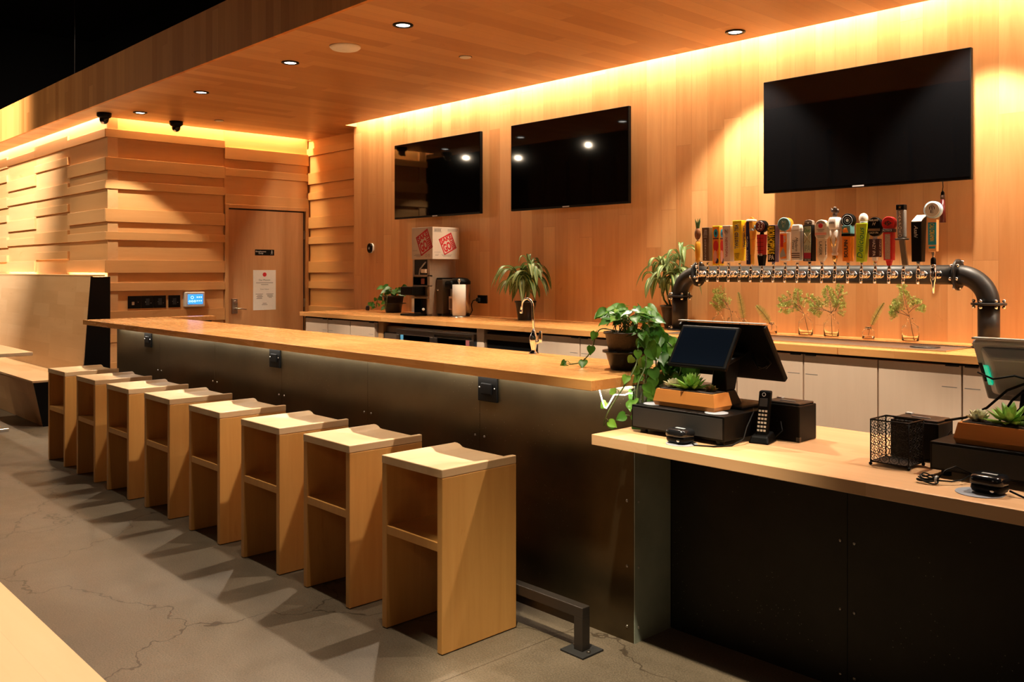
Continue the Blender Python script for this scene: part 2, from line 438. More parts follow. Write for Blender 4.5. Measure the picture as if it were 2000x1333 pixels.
# ------------------------------------------------------------------ mesh helpers
class MB:
    def __init__(s):
        s.v, s.f, s.sm, s.t = [], [], [], []

    def add(s, vs, fs, smooth=False, tint=0.0):
        n = len(s.v)
        s.v += [tuple(q) for q in vs]
        for f in fs:
            s.f.append([i + n for i in f])
            s.sm.append(smooth)
            s.t.append(tint)
        return s

    def box(s, x0, x1, y0, y1, z0, z1, tint=0.0, mat=None):
        vs = [(x, y, z) for x in (x0, x1) for y in (y0, y1) for z in (z0, z1)]
        if mat is not None:
            vs = [mat @ Vector(q) for q in vs]
        return s.add(vs, [(0, 1, 3, 2), (4, 6, 7, 5), (0, 4, 5, 1), (2, 3, 7, 6), (0, 2, 6, 4), (1, 5, 7, 3)], False, tint)

    def hexa(s, b4, t4, tint=0.0):
        return s.add(list(b4) + list(t4), [(3, 2, 1, 0), (4, 5, 6, 7), (0, 1, 5, 4), (1, 2, 6, 5), (2, 3, 7, 6), (3, 0, 4, 7)], False, tint)

    def prism(s, poly, axis, a, b, tint=0.0, smooth=False):
        def P(u, v, k):
            return {'X': (k, u, v), 'Y': (u, k, v), 'Z': (u, v, k)}[axis]
        n = len(poly)
        vs = [P(u, v, a) for u, v in poly] + [P(u, v, b) for u, v in poly]
        s.add(vs, [tuple(range(n))[::-1], tuple(range(n, 2 * n))], False, tint)
        k = len(s.v) - 2 * n
        for i in range(n):
            j = (i + 1) % n
            s.f.append([k + i, k + j, k + n + j, k + n + i])
            s.sm.append(smooth)
            s.t.append(tint)
        return s

    def cyl(s, p0, p1, r0, r1=None, n=20, caps=True, tint=0.0):
        r1 = r0 if r1 is None else r1
        p0, p1 = Vector(p0), Vector(p1)
        d = (p1 - p0).normalized()
        a = d.orthogonal().normalized()
        b = d.cross(a)
        vs = []
        for p, r in ((p0, r0), (p1, r1)):
            for i in range(n):
                q = 2 * PI * i / n
                vs.append(p + (a * math.cos(q) + b * math.sin(q)) * r)
        fs = [(i, (i + 1) % n, n + (i + 1) % n, n + i) for i in range(n)]
        s.add(vs, fs, True, tint)
        if caps:
            k = len(s.v) - 2 * n
            s.f.append([k + i for i in range(n)][::-1]); s.sm.append(False); s.t.append(tint)
            s.f.append([k + n + i for i in range(n)]); s.sm.append(False); s.t.append(tint)
        return s

    def lathe(s, prof, c=(0, 0, 0), axis='Z', n=24, tint=0.0, close=True):
        vs = []
        for r, h in prof:
            for i in range(n):
                q = 2 * PI * i / n
                u, v = r * math.cos(q), r * math.sin(q)
                p = {'Z': (u, v, h), 'Y': (u, h, v), 'X': (h, u, v)}[axis]
                vs.append((c[0] + p[0], c[1] + p[1], c[2] + p[2]))
        m = len(prof)
        fs = []
        for k in range(m - 1):
            for i in range(n):
                j = (i + 1) % n
                f = (k * n + i, k * n + j, (k + 1) * n + j, (k + 1) * n + i)
                fs.append(f if axis != 'Y' else f[::-1])
        s.add(vs, fs, True, tint)
        if close:
            b = len(s.v) - m * n
            s.f.append([b + i for i in range(n)][::-1]); s.sm.append(False); s.t.append(tint)
            s.f.append([b + (m - 1) * n + i for i in range(n)]); s.sm.append(False); s.t.append(tint)
        return s

    def tube(s, pts, r, n=8, tint=0.0, closed=False, taper=None):
        pts = [Vector(p) for p in pts]
        m = len(pts)
        vs = []
        pa = None
        for i, p in enumerate(pts):
            if closed:
                d = pts[(i + 1) % m] - pts[i - 1]
            else:
                d = pts[min(i + 1, m - 1)] - pts[max(i - 1, 0)]
            d.normalize()
            if pa is None:
                a = d.orthogonal().normalized()
            else:
                a = (pa - d * pa.dot(d))
                a = a.normalized() if a.length > 1e-6 else d.orthogonal().normalized()
            pa = a
            b = d.cross(a)
            rr = r if taper is None else r + (taper - r) * i / (m - 1)
            for k in range(n):
                q = 2 * PI * k / n
                vs.append(p + (a * math.cos(q) + b * math.sin(q)) * rr)
        fs = []
        for i in range(m if closed else m - 1):
            i2 = (i + 1) % m
            for k in range(n):
                j = (k + 1) % n
                fs.append((i * n + k, i * n + j, i2 * n + j, i2 * n + k))
        s.add(vs, fs, True, tint)
        if not closed:
            b = len(s.v) - m * n
            s.f.append([b + i for i in range(n)][::-1]); s.sm.append(False); s.t.append(tint)
            s.f.append([b + (m - 1) * n + i for i in range(n)]); s.sm.append(False); s.t.append(tint)
        return s

    def ball(s, c, r, n=12, m=8, sc=(1, 1, 1), tint=0.0):
        vs = [(c[0], c[1], c[2] - r * sc[2])]
        for k in range(1, m):
            a = -PI / 2 + PI * k / m
            for i in range(n):
                q = 2 * PI * i / n
                vs.append((c[0] + r * sc[0] * math.cos(a) * math.cos(q), c[1] + r * sc[1] * math.cos(a) * math.sin(q), c[2] + r * sc[2] * math.sin(a)))
        vs.append((c[0], c[1], c[2] + r * sc[2]))
        fs = []
        for i in range(n):
            j = (i + 1) % n
            fs.append((0, 1 + j, 1 + i))
            for k in range(m - 2):
                fs.append((1 + k * n + i, 1 + k * n + j, 1 + (k + 1) * n + j, 1 + (k + 1) * n + i))
            fs.append((1 + (m - 2) * n + i, 1 + (m - 2) * n + j, len(vs) - 1))
        return s.add(vs, fs, True, tint)

    def build(s, name, mat, parent=None, bevel=0, seg=2, loc=None):
        me = bpy.data.meshes.new(name)
        me.from_pydata(s.v, [], s.f)
        me.update()
        me.polygons.foreach_set('use_smooth', s.sm)
        a = me.attributes.new('tint', 'FLOAT', 'FACE')
        a.data.foreach_set('value', s.t)
        me.materials.append(mat)
        o = bpy.data.objects.new(name, me)
        col.objects.link(o)
        if parent:
            o.parent = parent
        if loc:
            o.location = loc
        if bevel:
            b = o.modifiers.new('bevel', 'BEVEL')
            b.width = bevel
            b.segments = seg
            b.limit_method = 'ANGLE'
            b.angle_limit = R(40)
        return o


def tag(o, label, cat, group=None):
    o['label'] = label
    o['category'] = cat
    if group:
        o['group'] = group
    return o


def thing(name, label, cat, loc=(0, 0, 0), rz=0, group=None):
    o = bpy.data.objects.new(name, None)
    o.empty_display_size = .05
    col.objects.link(o)
    o.location = loc
    o.rotation_euler = (0, 0, rz)
    return tag(o, label, cat, group)


def struct(o):
    o['kind'] = 'structure'
    return o


def dup(root, loc, rz=None, label=None):
    r = root.copy()
    col.objects.link(r)
    r.location = loc
    if rz is not None:
        r.rotation_euler = (0, 0, rz)
    if label:
        r['label'] = label
    for ch in list(root.children):
        c = ch.copy()
        col.objects.link(c)
        c.parent = r
        for g in list(ch.children):
            d = g.copy()
            col.objects.link(d)
            d.parent = c
    return r


def text(s, parent, mat, O, U, V, name='lettering', rot=None, ext=.0004, stack=False, shear=0, ls=1.0, bold=0):
    """letters filling the parallelogram O, U, V; rot 'cw' reads downwards, 'ccw' upwards"""
    if stack:
        s = '\n'.join(s)
    cu = bpy.data.curves.new('t', 'FONT')
    cu.body = s
    cu.align_x = 'CENTER'
    cu.resolution_u = 3
    cu.extrude = .02
    cu.space_line = ls
    cu.shear = shear
    cu.offset = bold
    ob = bpy.data.objects.new('t', cu)
    col.objects.link(ob)
    dg = bpy.context.evaluated_depsgraph_get()
    me = bpy.data.meshes.new_from_object(ob.evaluated_get(dg))
    bpy.data.objects.remove(ob)
    xs = [v.co.x for v in me.vertices]
    ys = [v.co.y for v in me.vertices]
    x0, x1, y0, y1 = min(xs), max(xs), min(ys), max(ys)
    O, U, V = Vector(O), Vector(U), Vector(V)
    n = U.cross(V).normalized()
    for v in me.vertices:
        a = (v.co.x - x0) / max(x1 - x0, 1e-6)
        b = (v.co.y - y0) / max(y1 - y0, 1e-6)
        if rot == 'cw':
            a, b = b, 1 - a
        elif rot == 'ccw':
            a, b = 1 - b, a
        v.co = O + U * a + V * b + n * (ext if v.co.z > 0 else -ext * .5)
    me.materials.clear()
    me.materials.append(mat)
    me.name = name
    o = bpy.data.objects.new(name, me)
    col.objects.link(o)
    if parent:
        o.parent = parent
    return o


# ------------------------------------------------------------------ room shell
ZC = 3.0
struct(MB().box(-17, 7, -6.2, 5.6, -.1, 0).build('floor', CONC))
m = MB()
m.box(-8.05, 7, 2.885, 5.17, ZC, ZC + .05)
m.box(-9.23, -8.05, 2.885, 5.55, ZC, ZC + .05)
m.box(-17, -9.23, 2.885, 3.12, ZC, ZC + .05)
struct(m.build('ceiling', W_CEIL))
struct(MB().box(-17, 7, 2.860, 2.885, ZC - .003, 3.381).build('trim_1', W_FASC))
m = MB()
m.box(-17, 7, 2.862, 5.7, 3.36, 3.378)
m.box(-17, 7, 5.43, 5.7, 3.05, 3.36)
struct(m.build('ceiling_lid', CAVITY))
m = MB().box(-8.105, 7, 5.314, 5.43, 0, 3.36)
struct(m.build('wall_back', W_WALL))


PAT = [(.13, True), (.10, False), (.083, True), (.202, False)]


def boards(top, z0, z1, first=0):
    """(z low, z high, proud) for horizontal boards going down from z = top"""
    out = []
    z = top
    i = first
    while z > z0:
        h, pr = PAT[i % 4]
        a, b = max(z - h, z0), min(z, z1)
        if b > a:
            out.append((a, b, pr))
        z -= h
        i += 1
    return out


# end wall with the staff door: planks standing proud in turn
m = MB().box(-9.46, -9.345, 3.2, 5.62, 0, 3.36)
me_ = []
XE = -9.325


def wallboards(mb, fn, top, first, z0, z1, recess=.004, proud=.036):
    for a, b, pr in boards(top, z0, z1, first):
        fn(mb, a, b, proud if pr else recess, random.uniform(-.35, .35))


wallboards(m, lambda q, a, b, d, t: q.box(XE, XE + d, 3.2 - .024 * (d > .02), 4.432, a, b, t), 2.897, 2, 0, 3.12)
m.box(XE, XE + .004, 3.2, 4.432, 2.897, 3.3, .1)
wallboards(m, lambda q, a, b, d, t: q.box(XE, XE + d, 4.434, 5.47, a, b, t), 3.032, 3, 2.2, 3.03)
m.box(XE, XE + .004, 4.434, 5.47, 3.03, 3.3, -.1)
struct(m.build('wall_end', W_BRDY, bevel=.0015))
m = MB().box(-9.345, -8.105, 5.49, 5.6, 0, 3.05)
wallboards(m, lambda q, a, b, d, t: q.box(-9.34, -8.0, 5.49 - d * .8, 5.49, a, b, t), 3.127, 0, 0, 3.0)
struct(m.build('wall_side', W_BRDX, bevel=.0015))
# wall above the bench, boards staggered in bays
m = MB().box(-17, -9.30, 3.2, 3.3, 0, 3.36)
edges = [-9.296, -10.453, -11.668, -12.86, -14.06, -15.3, -17]
for i in range(6):
    top, first = [(2.897, 2), (2.945, 0), (2.90, 2), (2.93, 0), (2.88, 2), (2.94, 0)][i]
    wallboards(m, lambda q, a, b, d, t: q.box(edges[i + 1] + .001, edges[i], 3.2 - d * .85, 3.2, a, b, t), top, first, 1.0, 3.10, proud=.034)
    m.box(edges[i + 1] + .001, edges[i], 3.192, 3.2, top, 3.3, random.uniform(-.2, .2))
struct(m.build('wall_left', W_BRDX, bevel=.0015))

# hall around: never lit to more than a glimmer
m = MB()
m.box(-17, 7, -6.3, 5.7, 5.6, 5.7)
struct(m.build('ceiling_hall', DARKWALL))
struct(MB().box(-17.1, -17, -6.3, 5.7, 0, 5.6).build('wall_far_left', DARKWALL))
struct(MB().box(-17, 7, 5.6, 5.7, 0, 5.6).build('wall_back_upper', DARKWALL))
struct(MB().box(7, 7.1, -6.3, 5.7, 0, 5.6).build('wall_right', DARKWALL))
m = MB().box(-17, 7, -6.3, -6.2, 0, 5.6)
for k in range(30):
    x = -16.4 + k * .78
    m.box(x, x + .09, -6.2, -6.05, 0, 4.2, random.uniform(-.3, .3))
struct(m.build('wall_front', wood('front_wall_dark_wood', (.10, .045, .016), (.20, .10, .04), 'Z', 'X', .3, 5, rough=.5)))

# staff door
m = MB()
m.box(-9.345, -9.285, 4.436, 4.474, 0, 2.205)
m.box(-9.345, -9.285, 5.428, 5.466, 0, 2.205)
m.box(-9.345, -9.285, 4.474, 5.428, 2.165, 2.205)
dr = MB().box(-9.345, -9.318, 4.478, 5.412, .01, 2.150).build('door_1', W_DOOR)
struct(dr)
struct(m.build('door_frame', W_TRIM, dr, bevel=.002))
MB().box(-9.345, -9.326, 5.412, 5.428, 0, 2.165).box(-9.345, -9.326, 4.478, 5.412, 2.150, 2.165).build('door_gap', BLACKM, dr)
for z in (1.89, 1.1, .3):
    MB().cyl((-9.312, 5.421, z - .05), (-9.312, 5.421, z + .05), .007).build('hinge', STAIN, dr)
m = MB().box(-9.318, -9.296, 4.522, 4.585, 1.00, 1.165)
m.cyl((-9.296, 4.553, 1.125), (-9.286, 4.553, 1.125), .02)
m.cyl((-9.296, 4.553, 1.055), (-9.25, 4.553, 1.055), .012)
m.tube([(-9.252, 4.553, 1.055), (-9.25, 4.60, 1.057), (-9.25, 4.665, 1.045)], .008)
m.build('door_lock', STAIN, dr, bevel=.003)

sg = thing('door_sign', 'small black rectangular plate with white words and walking figure on wooden door', 'sign', (-9.318, 4.918, 1.68))
MB().box(0, .006, -.118, .118, -.033, .033).build('plate', BLACK, sg, bevel=.003)
text('Employees\nOnly', sg, WHITE, (.0062, -.110, -.022), (0, .125, 0), (0, 0, .040), name='lettering')
m = MB().ball((.007, .088, .020), .005, sc=(.3, 1, 1))
m.tube([(.007, .088, .014), (.007, .086, -.002)], .0035, 6)
m.tube([(.007, .086, -.002), (.007, .094, -.012), (.007, .092, -.024)], .002, 6)
m.tube([(.007, .086, -.002), (.007, .080, -.014), (.007, .073, -.022)], .002, 6)
m.tube([(.007, .076, .002), (.007, .088, .010), (.007, .099, .002)], .0018, 6)
m.build('walking_figure', WHITE, sg)
pp = thing('paper_notice', 'white paper notice with red round emblem taped to wooden door', 'paper', (-9.318, 4.918, 1.255))
MB().box(0, .0015, -.140, .140, -.226, .226).build('sheet', PAPER, pp)
MB().lathe([(.024, 0), (.024, .001)], (.0015, 0, .175), 'X', 24).build('round_emblem', RED, pp)
text('Our Mission:', pp, INK, (.0017, -.07, .105), (0, .14, 0), (0, 0, .018))
text('Core Values', pp, INK, (.0017, -.052, .004), (0, .104, 0), (0, 0, .012))
m = MB()
for (y0, y1, z) in [(-.105, .105, .082), (-.045, .045, .062), (-.11, -.02, -.045), (-.09, -.03, -.060), (-.1, -.02, -.072), (-.09, -.03, -.084), (-.1, -.03, -.096), (.02, .11, -.045), (.03, .1, -.060), (.035, .105, -.072), (.05, .09, -.084), (-.025, .025, -.150), (-.035, .035, -.166)]:
    m.box(.0016, .0019, y0, y1, z - .003, z + .003)
m.build('fine_print', GREYINK, pp)

# switches and control panel on the end wall
for k, (y0, y1) in enumerate([(3.400, 3.532), (3.534, 3.660), (3.662, 3.788), (3.815, 3.941)]):
    lab = ['black wall switch plate with a small steel key, leftmost of four', 'black wall switch plate second from left of four by the bar end',
           'black wall switch plate third from left, touching the second', 'single black wall switch plate set apart, beside the white touch panel'][k]
    t_ = thing('wall_switch', lab, 'switch', (XE + .012, (y0 + y1) / 2, 1.152), group=None)
    h = (y1 - y0) / 2
    MB().box(0, .008, -h, h, -.064, .064).build('plate', BLACK, t_, bevel=.002)
    m = MB()
    for q in ((-.02, 0), (.035, -.012)) if k else ((.035, 0),):
        m.ball((.009, q[0], q[1]), .004)
    m.build('screw', STAIN, t_)
    if k == 0:
        MB().box(.008, .016, -.03, -.005, -.028, .004).build('key', STAIN, t_)
    else:
        MB().box(.008, .011, -.02, .02, -.034, .034).build('rocker', BLACKM, t_, bevel=.002)
t_ = thing('touch_panel', 'white wall touch panel with a glowing blue screen', 'control panel', (XE + .05, 4.084, 1.168))
MB().box(-.05, .018, -.105, .105, -.079, .079).build('housing', WHITE, t_, bevel=.008, seg=3)
MB().box(.018, .0195, -.082, .082, -.050, .055).build('screen', PANELB, t_)
m = MB()
for (y, z, r) in [(-.035, .022, .014), (-.062, -.018, .009), (-.034, -.018, .009), (-.006, -.018, .009)]:
    m.tube([(.020, y + r * math.cos(a), z + r * math.sin(a)) for a in [2 * PI * i / 16 for i in range(16)]], .002, 5, closed=True)
for y in (.02, .042, .064):
    m.box(.0196, .0202, y - .006, y + .006, .018, .030)
    m.box(.0196, .0202, y - .006, y + .006, -.020, -.010)
m.build('icons', PANELW, t_)

# ------------------------------------------------------------------ ceiling fixtures
k = 0
dl0 = None
names = ['recessed ceiling downlight farthest along the row, by the dome cameras', 'recessed ceiling downlight second from the far end of the row', 'recessed ceiling downlight in the middle of the soffit row, above the fourth stool', 'recessed ceiling downlight nearest the camera in the row, beside the white disc speaker']
for i, (x, y) in enumerate([(q, 3.313) for q in DOWN_A[:4]] + [(DOWN_B[0], 4.951)]):
    lab = names[i] if i < 4 else 'recessed ceiling downlight with dimmer lens near the back wall, above the tap row'
    if dl0 is None:
        dl0 = thing('recessed_downlight', lab, 'ceiling light', (x, y, ZC), group=None)
        MB().lathe([(.064, 0), (.064, -.006), (.046, -.008), (.043, -.001)], n=32, close=False).build('trim_ring', BLACK, dl0)
        MB().lathe([(.043, -.002), (.043, -.001)], n=24).build('lens', LENS, dl0)
    else:
        dup(dl0, (x, y, ZC), label=lab)
t_ = thing('ceiling_speaker', 'large round white disc on the wood soffit between two downlights', 'speaker', (-5.215, 3.349, ZC))
MB().lathe([(.105, 0), (.105, -.008), (.09, -.020), (.035, -.028), (.001, -.028)], n=40).build('housing', WHITE, t_)
MB().lathe([(.036, -.029), (.034, -.026)], n=24).build('centre_button', WHITE, t_)
s1 = thing('sprinkler_cover', 'small white sprinkler cap on the soffit near the middle television', 'sprinkler', (-4.878, 4.133, ZC))
MB().lathe([(.042, 0), (.042, -.006), (.03, -.010)], n=28).build('cap', WHITE, s1)
MB().lathe([(.047, 0), (.047, -.002)], n=28).build('shadow_ring', BLACKM, s1)
dup(s1, (-8.667, 4.072, ZC), label='small white sprinkler cap on the soffit beside the right dome camera')
c1 = thing('dome_camera', 'black dome security camera at the corner above the bench wall', 'camera', (-9.019, 3.07, ZC))
MB().lathe([(.067, 0), (.067, -.03), (.055, -.045), (.04, -.05)], n=28).build('base', BLACK, c1)
MB().ball((0, 0, -.06), .045, sc=(1, 1, 1.05)).build('dome', GLOSS, c1)
MB().cyl((.02, -.02, -.085), (.03, -.03, -.105), .012).build('lens', CHROME, c1)
dup(c1, (-9.028, 3.78, ZC), label='black dome security camera over the end wall above the touch panel')
for (x, y, z, lab) in [(-11.6, 3.6, 3.38, 'thin dark wire hanging from the black hall ceiling near the far end'), (-7.2, 3.8, 3.38, 'thin dark wire hanging from the black hall ceiling above the soffit edge')]:
    tag(MB().tube([(x, y, z), (x + .02, y, 4.4), (x - .03, y, 5.6)], .0025, 6).build('hanging_wire', BLACKS), lab, 'wire')


# ------------------------------------------------------------------ bar
XB0, XB1 = -7.871, -2.255
m = MB()
seams = [-6.958, -5.99, -5.055, -4.111, -3.181]
xs = [XB0] + seams + [XB1]
body = thing('bar_counter', 'long bar base clad in blackened steel sheets behind the stools', 'bar', (0, 0, 0))
for a, b in zip(xs[:-1], xs[1:]):
    MB().box(a + .0012, b - .0012, 2.784, 2.792, 0, 1.02).build('steel_sheet', STEEL, body)
MB().box(XB0, XB1 - .004, 2.792, 3.10, .0, 1.022).build('core', BLACKM, body)
m = MB().box(XB1 - .004, XB1 + .002, 2.786, 3.02, 0, 1.02)
m.box(XB1 + .0015, XB1 + .004, 2.784, 2.826, 0, 1.02)
m.build('end_sheet', STEEL3, body)
RV = None


def rivet(x, y, z, par):
    global RV
    if RV is None:
        RV = MB().ball((0, 0, 0), .006, sc=(1, .6, 1), n=10, m=6).build('rivet', RIVET, par, loc=(x, y, z))
        return
    o = RV.copy()
    col.objects.link(o)
    o.parent = par
    o.location = (x, y, z)


for s in seams:
    for dx in (-.033, .033):
        for z in (.70, .36):
            rivet(s + dx, 2.783, z, body)
for z in (.80, .56, .30, .06):
    rivet(XB1 - .035, 2.783, z, body)
    rivet(XB1 + .005, 2.806, z, body)

bt = thing('countertop', 'long glossy maple butcher block bar top with a short return at the far end', 'countertop', (0, 0, 1.062))
bx0 = -7.97
poly = [(bx0, 2.54), (-2.262, 2.54), (-2.262, 3.205), (-7.845, 3.205), (-7.845, 3.66), (bx0, 3.66)]
MB().prism(poly, 'Z', -.04, 0).build('slab', W_BAR, bt, bevel=.002)
MB().box(-7.95, -7.86, 3.12, 3.62, -1.062, -.04).build('return_support', BLACKM, bt)
# low shelf carcass under the bar, staff side
us = thing('underbar_shelf', 'black metal underbar unit behind the bar end by the trailing plant', 'shelf', (-2.9, 3.16, 0))
MB().box(-.9, .63, -.05, .22, .60, .98).build('casing', BLACKS, us, bevel=.004)
for x in (-.85, .6):
    MB().box(x, x + .04, .1, .14, 0, .6).build('leg', BLACKS, us)

for k, (x, lab) in enumerate([(-7.172, 'black outlet box under the far end of the bar top'), (-5.126, 'black outlet plate under the bar top behind the middle stools'), (-3.116, 'black outlet plate under the bar top behind the nearest stool')]):
    t_ = thing('outlet_box', lab, 'outlet', (x, 2.784, .932))
    MB().box(-.066, .066, -.012, 0, -.064, .056).build('plate', BLACK, t_, bevel=.003)
    MB().box(-.036, .036, -.020, -.012, -.030, .022).build('flip_cover', BLACK, t_, bevel=.004)
    m = MB()
    for q in (-.052, .052):
        m.ball((q, -.013, 0), .004, n=8, m=6)
    m.build('screw', STAIN, t_)

ls = thing('led_cable', 'glowing loose LED light cable hanging under the bar end', 'light', (-2.30, 2.68, 1.0))
MB().tube([(-.03, -.02, .018), (-.005, -.03, -.025), (.012, -.035, -.052), (.016, -.03, -.056), (.016, -.01, -.038), (.006, .03, -.010), (.02, .08, -.014), (.025, .14, .0), (.02, .18, .018)], .0022, 8).build('glowing_tube', LEDM, ls)
tag(MB().box(-7.8, -2.33, 2.745, 2.757, 1.014, 1.021).build('led_tape', plain('led_tape_white', (.8, .8, .8), .5, emit=((1, .9, .76), 2.0))), 'thin white LED tape stuck under the front of the bar top', 'light')

# foot rail: square tube on welded feet
fr = thing('foot_rail', 'dark square steel foot rail on the floor between stools and bar', 'foot rail', (0, 2.585, 0))
MB().box(-7.8, -2.33, -.022, .022, .134, .176).build('rail', BLACKS, fr, bevel=.003)
MB().box(-7.8, -2.372, .022, .030, .082, .128).build('lower_strip', BLACKS, fr)
for x in (-2.352, -3.83, -5.116, -6.395, -7.70):
    pst = MB().box(x - .022, x + .022, -.022, .022, .008, .136).build('post', BLACKS, fr, bevel=.002)
    MB().box(x - .06, x + .06, -.06, .06, 0, .008).build('foot_plate', BLACKM, pst, bevel=.002)
    m = MB()
    for q in (-.043, .043):
        m.cyl((x + q, -q * .2, .008), (x + q, -q * .2, .016), .008, n=6)
    m.build('bolt', STAIN, pst)

# ------------------------------------------------------------------ stools
def seat_mesh(w, d, z0, z1, nx=22, ny=20):
    mb = MB()
    V = []
    def top(u, v):
        e = min(u, 1 - u) * w
        a = min(1, max(0, (e - .022) / .040))
        a = a * a * (3 - 2 * a)
        # scoop starts behind the front edge with a rounded plan, opens at the back
        vv = (v * d - .075 - .045 * (abs(u - .5) * 2) ** 2.5) / .16
        b = min(1, max(0, vv))
        b = b * b * (3 - 2 * b)
        return z1 - .015 * a * b
    for j in range(ny + 1):
        for i in range(nx + 1):
            u, v = i / nx, j / ny
            V.append((-w / 2 + u * w, v * d, top(u, v)))
    n = nx + 1
    F = []
    for j in range(ny):
        for i in range(nx):
            F.append((j * n + i, j * n + i + 1, (j + 1) * n + i + 1, (j + 1) * n + i))
    mb.add(V, F, True)
    ring = [(i, 0) for i in range(nx)] + [(nx, j) for j in range(ny)] + [(i, ny) for i in range(nx, 0, -1)] + [(0, j) for j in range(ny, 0, -1)]
    tv = [V[j * n + i] for i, j in ring]
    k = len(ring)
    bv = [(p[0], p[1], z0) for p in tv]
    mb.add(tv + bv, [((i + 1) % k, i, k + i, k + (i + 1) % k) for i in range(k)] + [tuple(range(k, 2 * k))], False)
    return mb


def make_stool(label):
    t = thing('bar_stool', label, 'stool', group='box stools along the bar')
    w, d, th, h = .392, .398, .031, .7145
    seat = seat_mesh(w, d, h - .034, h).build('seat', W_SEAT, t, bevel=.0035, seg=3)
    bm = bmesh.new()
    bm.from_mesh(seat.data)
    bmesh.ops.remove_doubles(bm, verts=bm.verts, dist=.0002)
    bmesh.ops.recalc_face_normals(bm, faces=bm.faces)
    bm.to_mesh(seat.data)
    bm.free()
    seat.data.set_sharp_from_angle(angle=R(35))
    for s in (-1, 1):
        MB().box(s * w / 2 - (th if s > 0 else 0), s * w / 2 + (th if s < 0 else 0), .002, d, .003, h - .034).build('side_panel', W_STOOL, t, bevel=.003)
    MB().box(-w / 2 + th, w / 2 - th, .004, d - .004, .392, .427).build('shelf', W_STOOL, t, bevel=.002)
    return t


sx = [(-2.683, -3.08), (-3.329, -3.724), (-3.933, -4.324), (-4.586, -4.975), (-5.257, -5.648), (-5.883, -6.268), (-6.521, -6.903), (-7.190, -7.581)]
ords = ['nearest the camera, rightmost in the row', 'second from the camera', 'third from the camera', 'fourth from the camera', 'fourth from the far end', 'third from the far end', 'second from the far end', 'farthest in the row, next to the bench']
st0 = None
for i, (a, b) in enumerate(sx):
    lab = 'square maple box stool with scooped seat, ' + ords[i]
    loc = ((a + b) / 2, 2.155 + .006 * math.sin(i * 2.1), 0)
    rz = R([.6, -.3, .4, 0, -.4, .3, -.2, .5][i])
    if st0 is None:
        st0 = make_stool(lab)
        st0.location = loc
        st0.rotation_euler = (0, 0, rz)
    else:
        dup(st0, loc, rz, lab)

# ------------------------------------------------------------------ lower counter
lb = thing('service_counter', 'black steel sheet base under the lower service counter', 'counter', (0, 0, 0))
xl = [-2.249, -1.489, -.74, 0.01, 1.6]
for a, b in zip(xl[:-1], xl[1:]):
    MB().box(a + .001, b - .001, 3.02, 3.028, 0, .82).build('steel_sheet', STEEL2, lb)
MB().box(-2.249, 1.6, 3.028, 3.24, 0, .82).build('core', BLACKM, lb)
for s in xl[1:4]:
    for dx in (-.026, .026):
        for z in (.523, .28, .05):
            rivet(s + dx, 3.019, z, lb)
lt = thing('countertop', 'pale maple butcher block lower counter top holding the registers', 'countertop', (0, 0, .86))
MB().box(-2.262, 1.7, 2.54, 3.335, -.04, 0).build('slab', W_LOW, lt, bevel=.002)

# ------------------------------------------------------------------ back counter run
ct = thing('countertop', 'long maple back counter top against the wood wall', 'countertop', (0, 0, 1.07))
MB().box(-7.87, -2.29, 4.53, 5.314, -.04, 0).build('slab', W_BAR, ct, bevel=.002)
MB().box(-2.287, 2.0, 4.53, 5.314, -.04, 0).build('slab', W_BAR, ct, bevel=.002)


def cabinet(x0, x1, doors, lab, left_panel=False):
    t = thing('base_cabinet', lab, 'cabinet', (x0, 4.6, 0))
    w = x1 - x0
    MB().box(0, w, .022, .70, .10, 1.028).build('body', W_CAB, t)
    MB().box(0, w, .06, .70, 0, .10).build('toe_kick', BLACKM, t)
    MB().box(0, w, .012, .022, .985, 1.03).build('shadow_rail', BLACKM, t)
    n = len(doors)
    for i, (a, b) in enumerate(doors):
        dd = MB().box(a - x0 + .004, b - x0 - .004, -.032, .02, .11, 1.014).build('door', W_CAB, t, bevel=.001)
        hx = (b - x0 - .075) if i % 2 == 0 else (a - x0 + .015)
        MB().box(hx, hx + .06, -.042, -.030, 1.010, 1.018).build('pull_tab', BLACKM, dd)
        lx = (b - x0 - .095) if i % 2 == 0 else (a - x0 + .012)
        MB().box(lx, lx + .072, -.0326, -.0318, .906, .9095).build('label_strip', GREYINK, dd)
    return t


MB_end = tag(MB().box(-7.93 + .10, -7.875 + .05, 4.57, 5.3, 0, 1.03).build('end_panel', STEEL2), 'dark steel end panel closing the far end of the back counter', 'panel')
cabinet(-7.82, -6.633, [(-7.82, -7.412), (-7.412, -7.026), (-7.026, -6.633)], 'pale maple three door cabinet at the far end of the back counter')
tag(MB().box(-6.625, -6.55, 4.60, 5.3, 0, 1.029).build('filler_panel', W_TRIM), 'narrow wood filler between far cabinet and steel fridge', 'panel')
cabinet(-4.585, -3.755, [(-4.585, -4.173), (-4.173, -3.755)], 'pale maple two door cabinet behind the chrome faucet')
cabinet(-3.755, -2.93, [(-3.755, -3.34), (-3.34, -2.93)], 'pale maple two door cabinet hidden behind the trailing plant')
cabinet(-2.93, -2.087, [(-2.93, -2.506), (-2.506, -2.087)], 'pale maple two door cabinet behind the left register screen')
cabinet(-2.087, -1.25, [(-2.087, -1.672), (-1.672, -1.25)], 'pale maple two door cabinet under the right end of the drip tray')
cabinet(-1.25, -.41, [(-1.25, -.83), (-.83, -.41)], 'pale maple two door cabinet behind the right register')

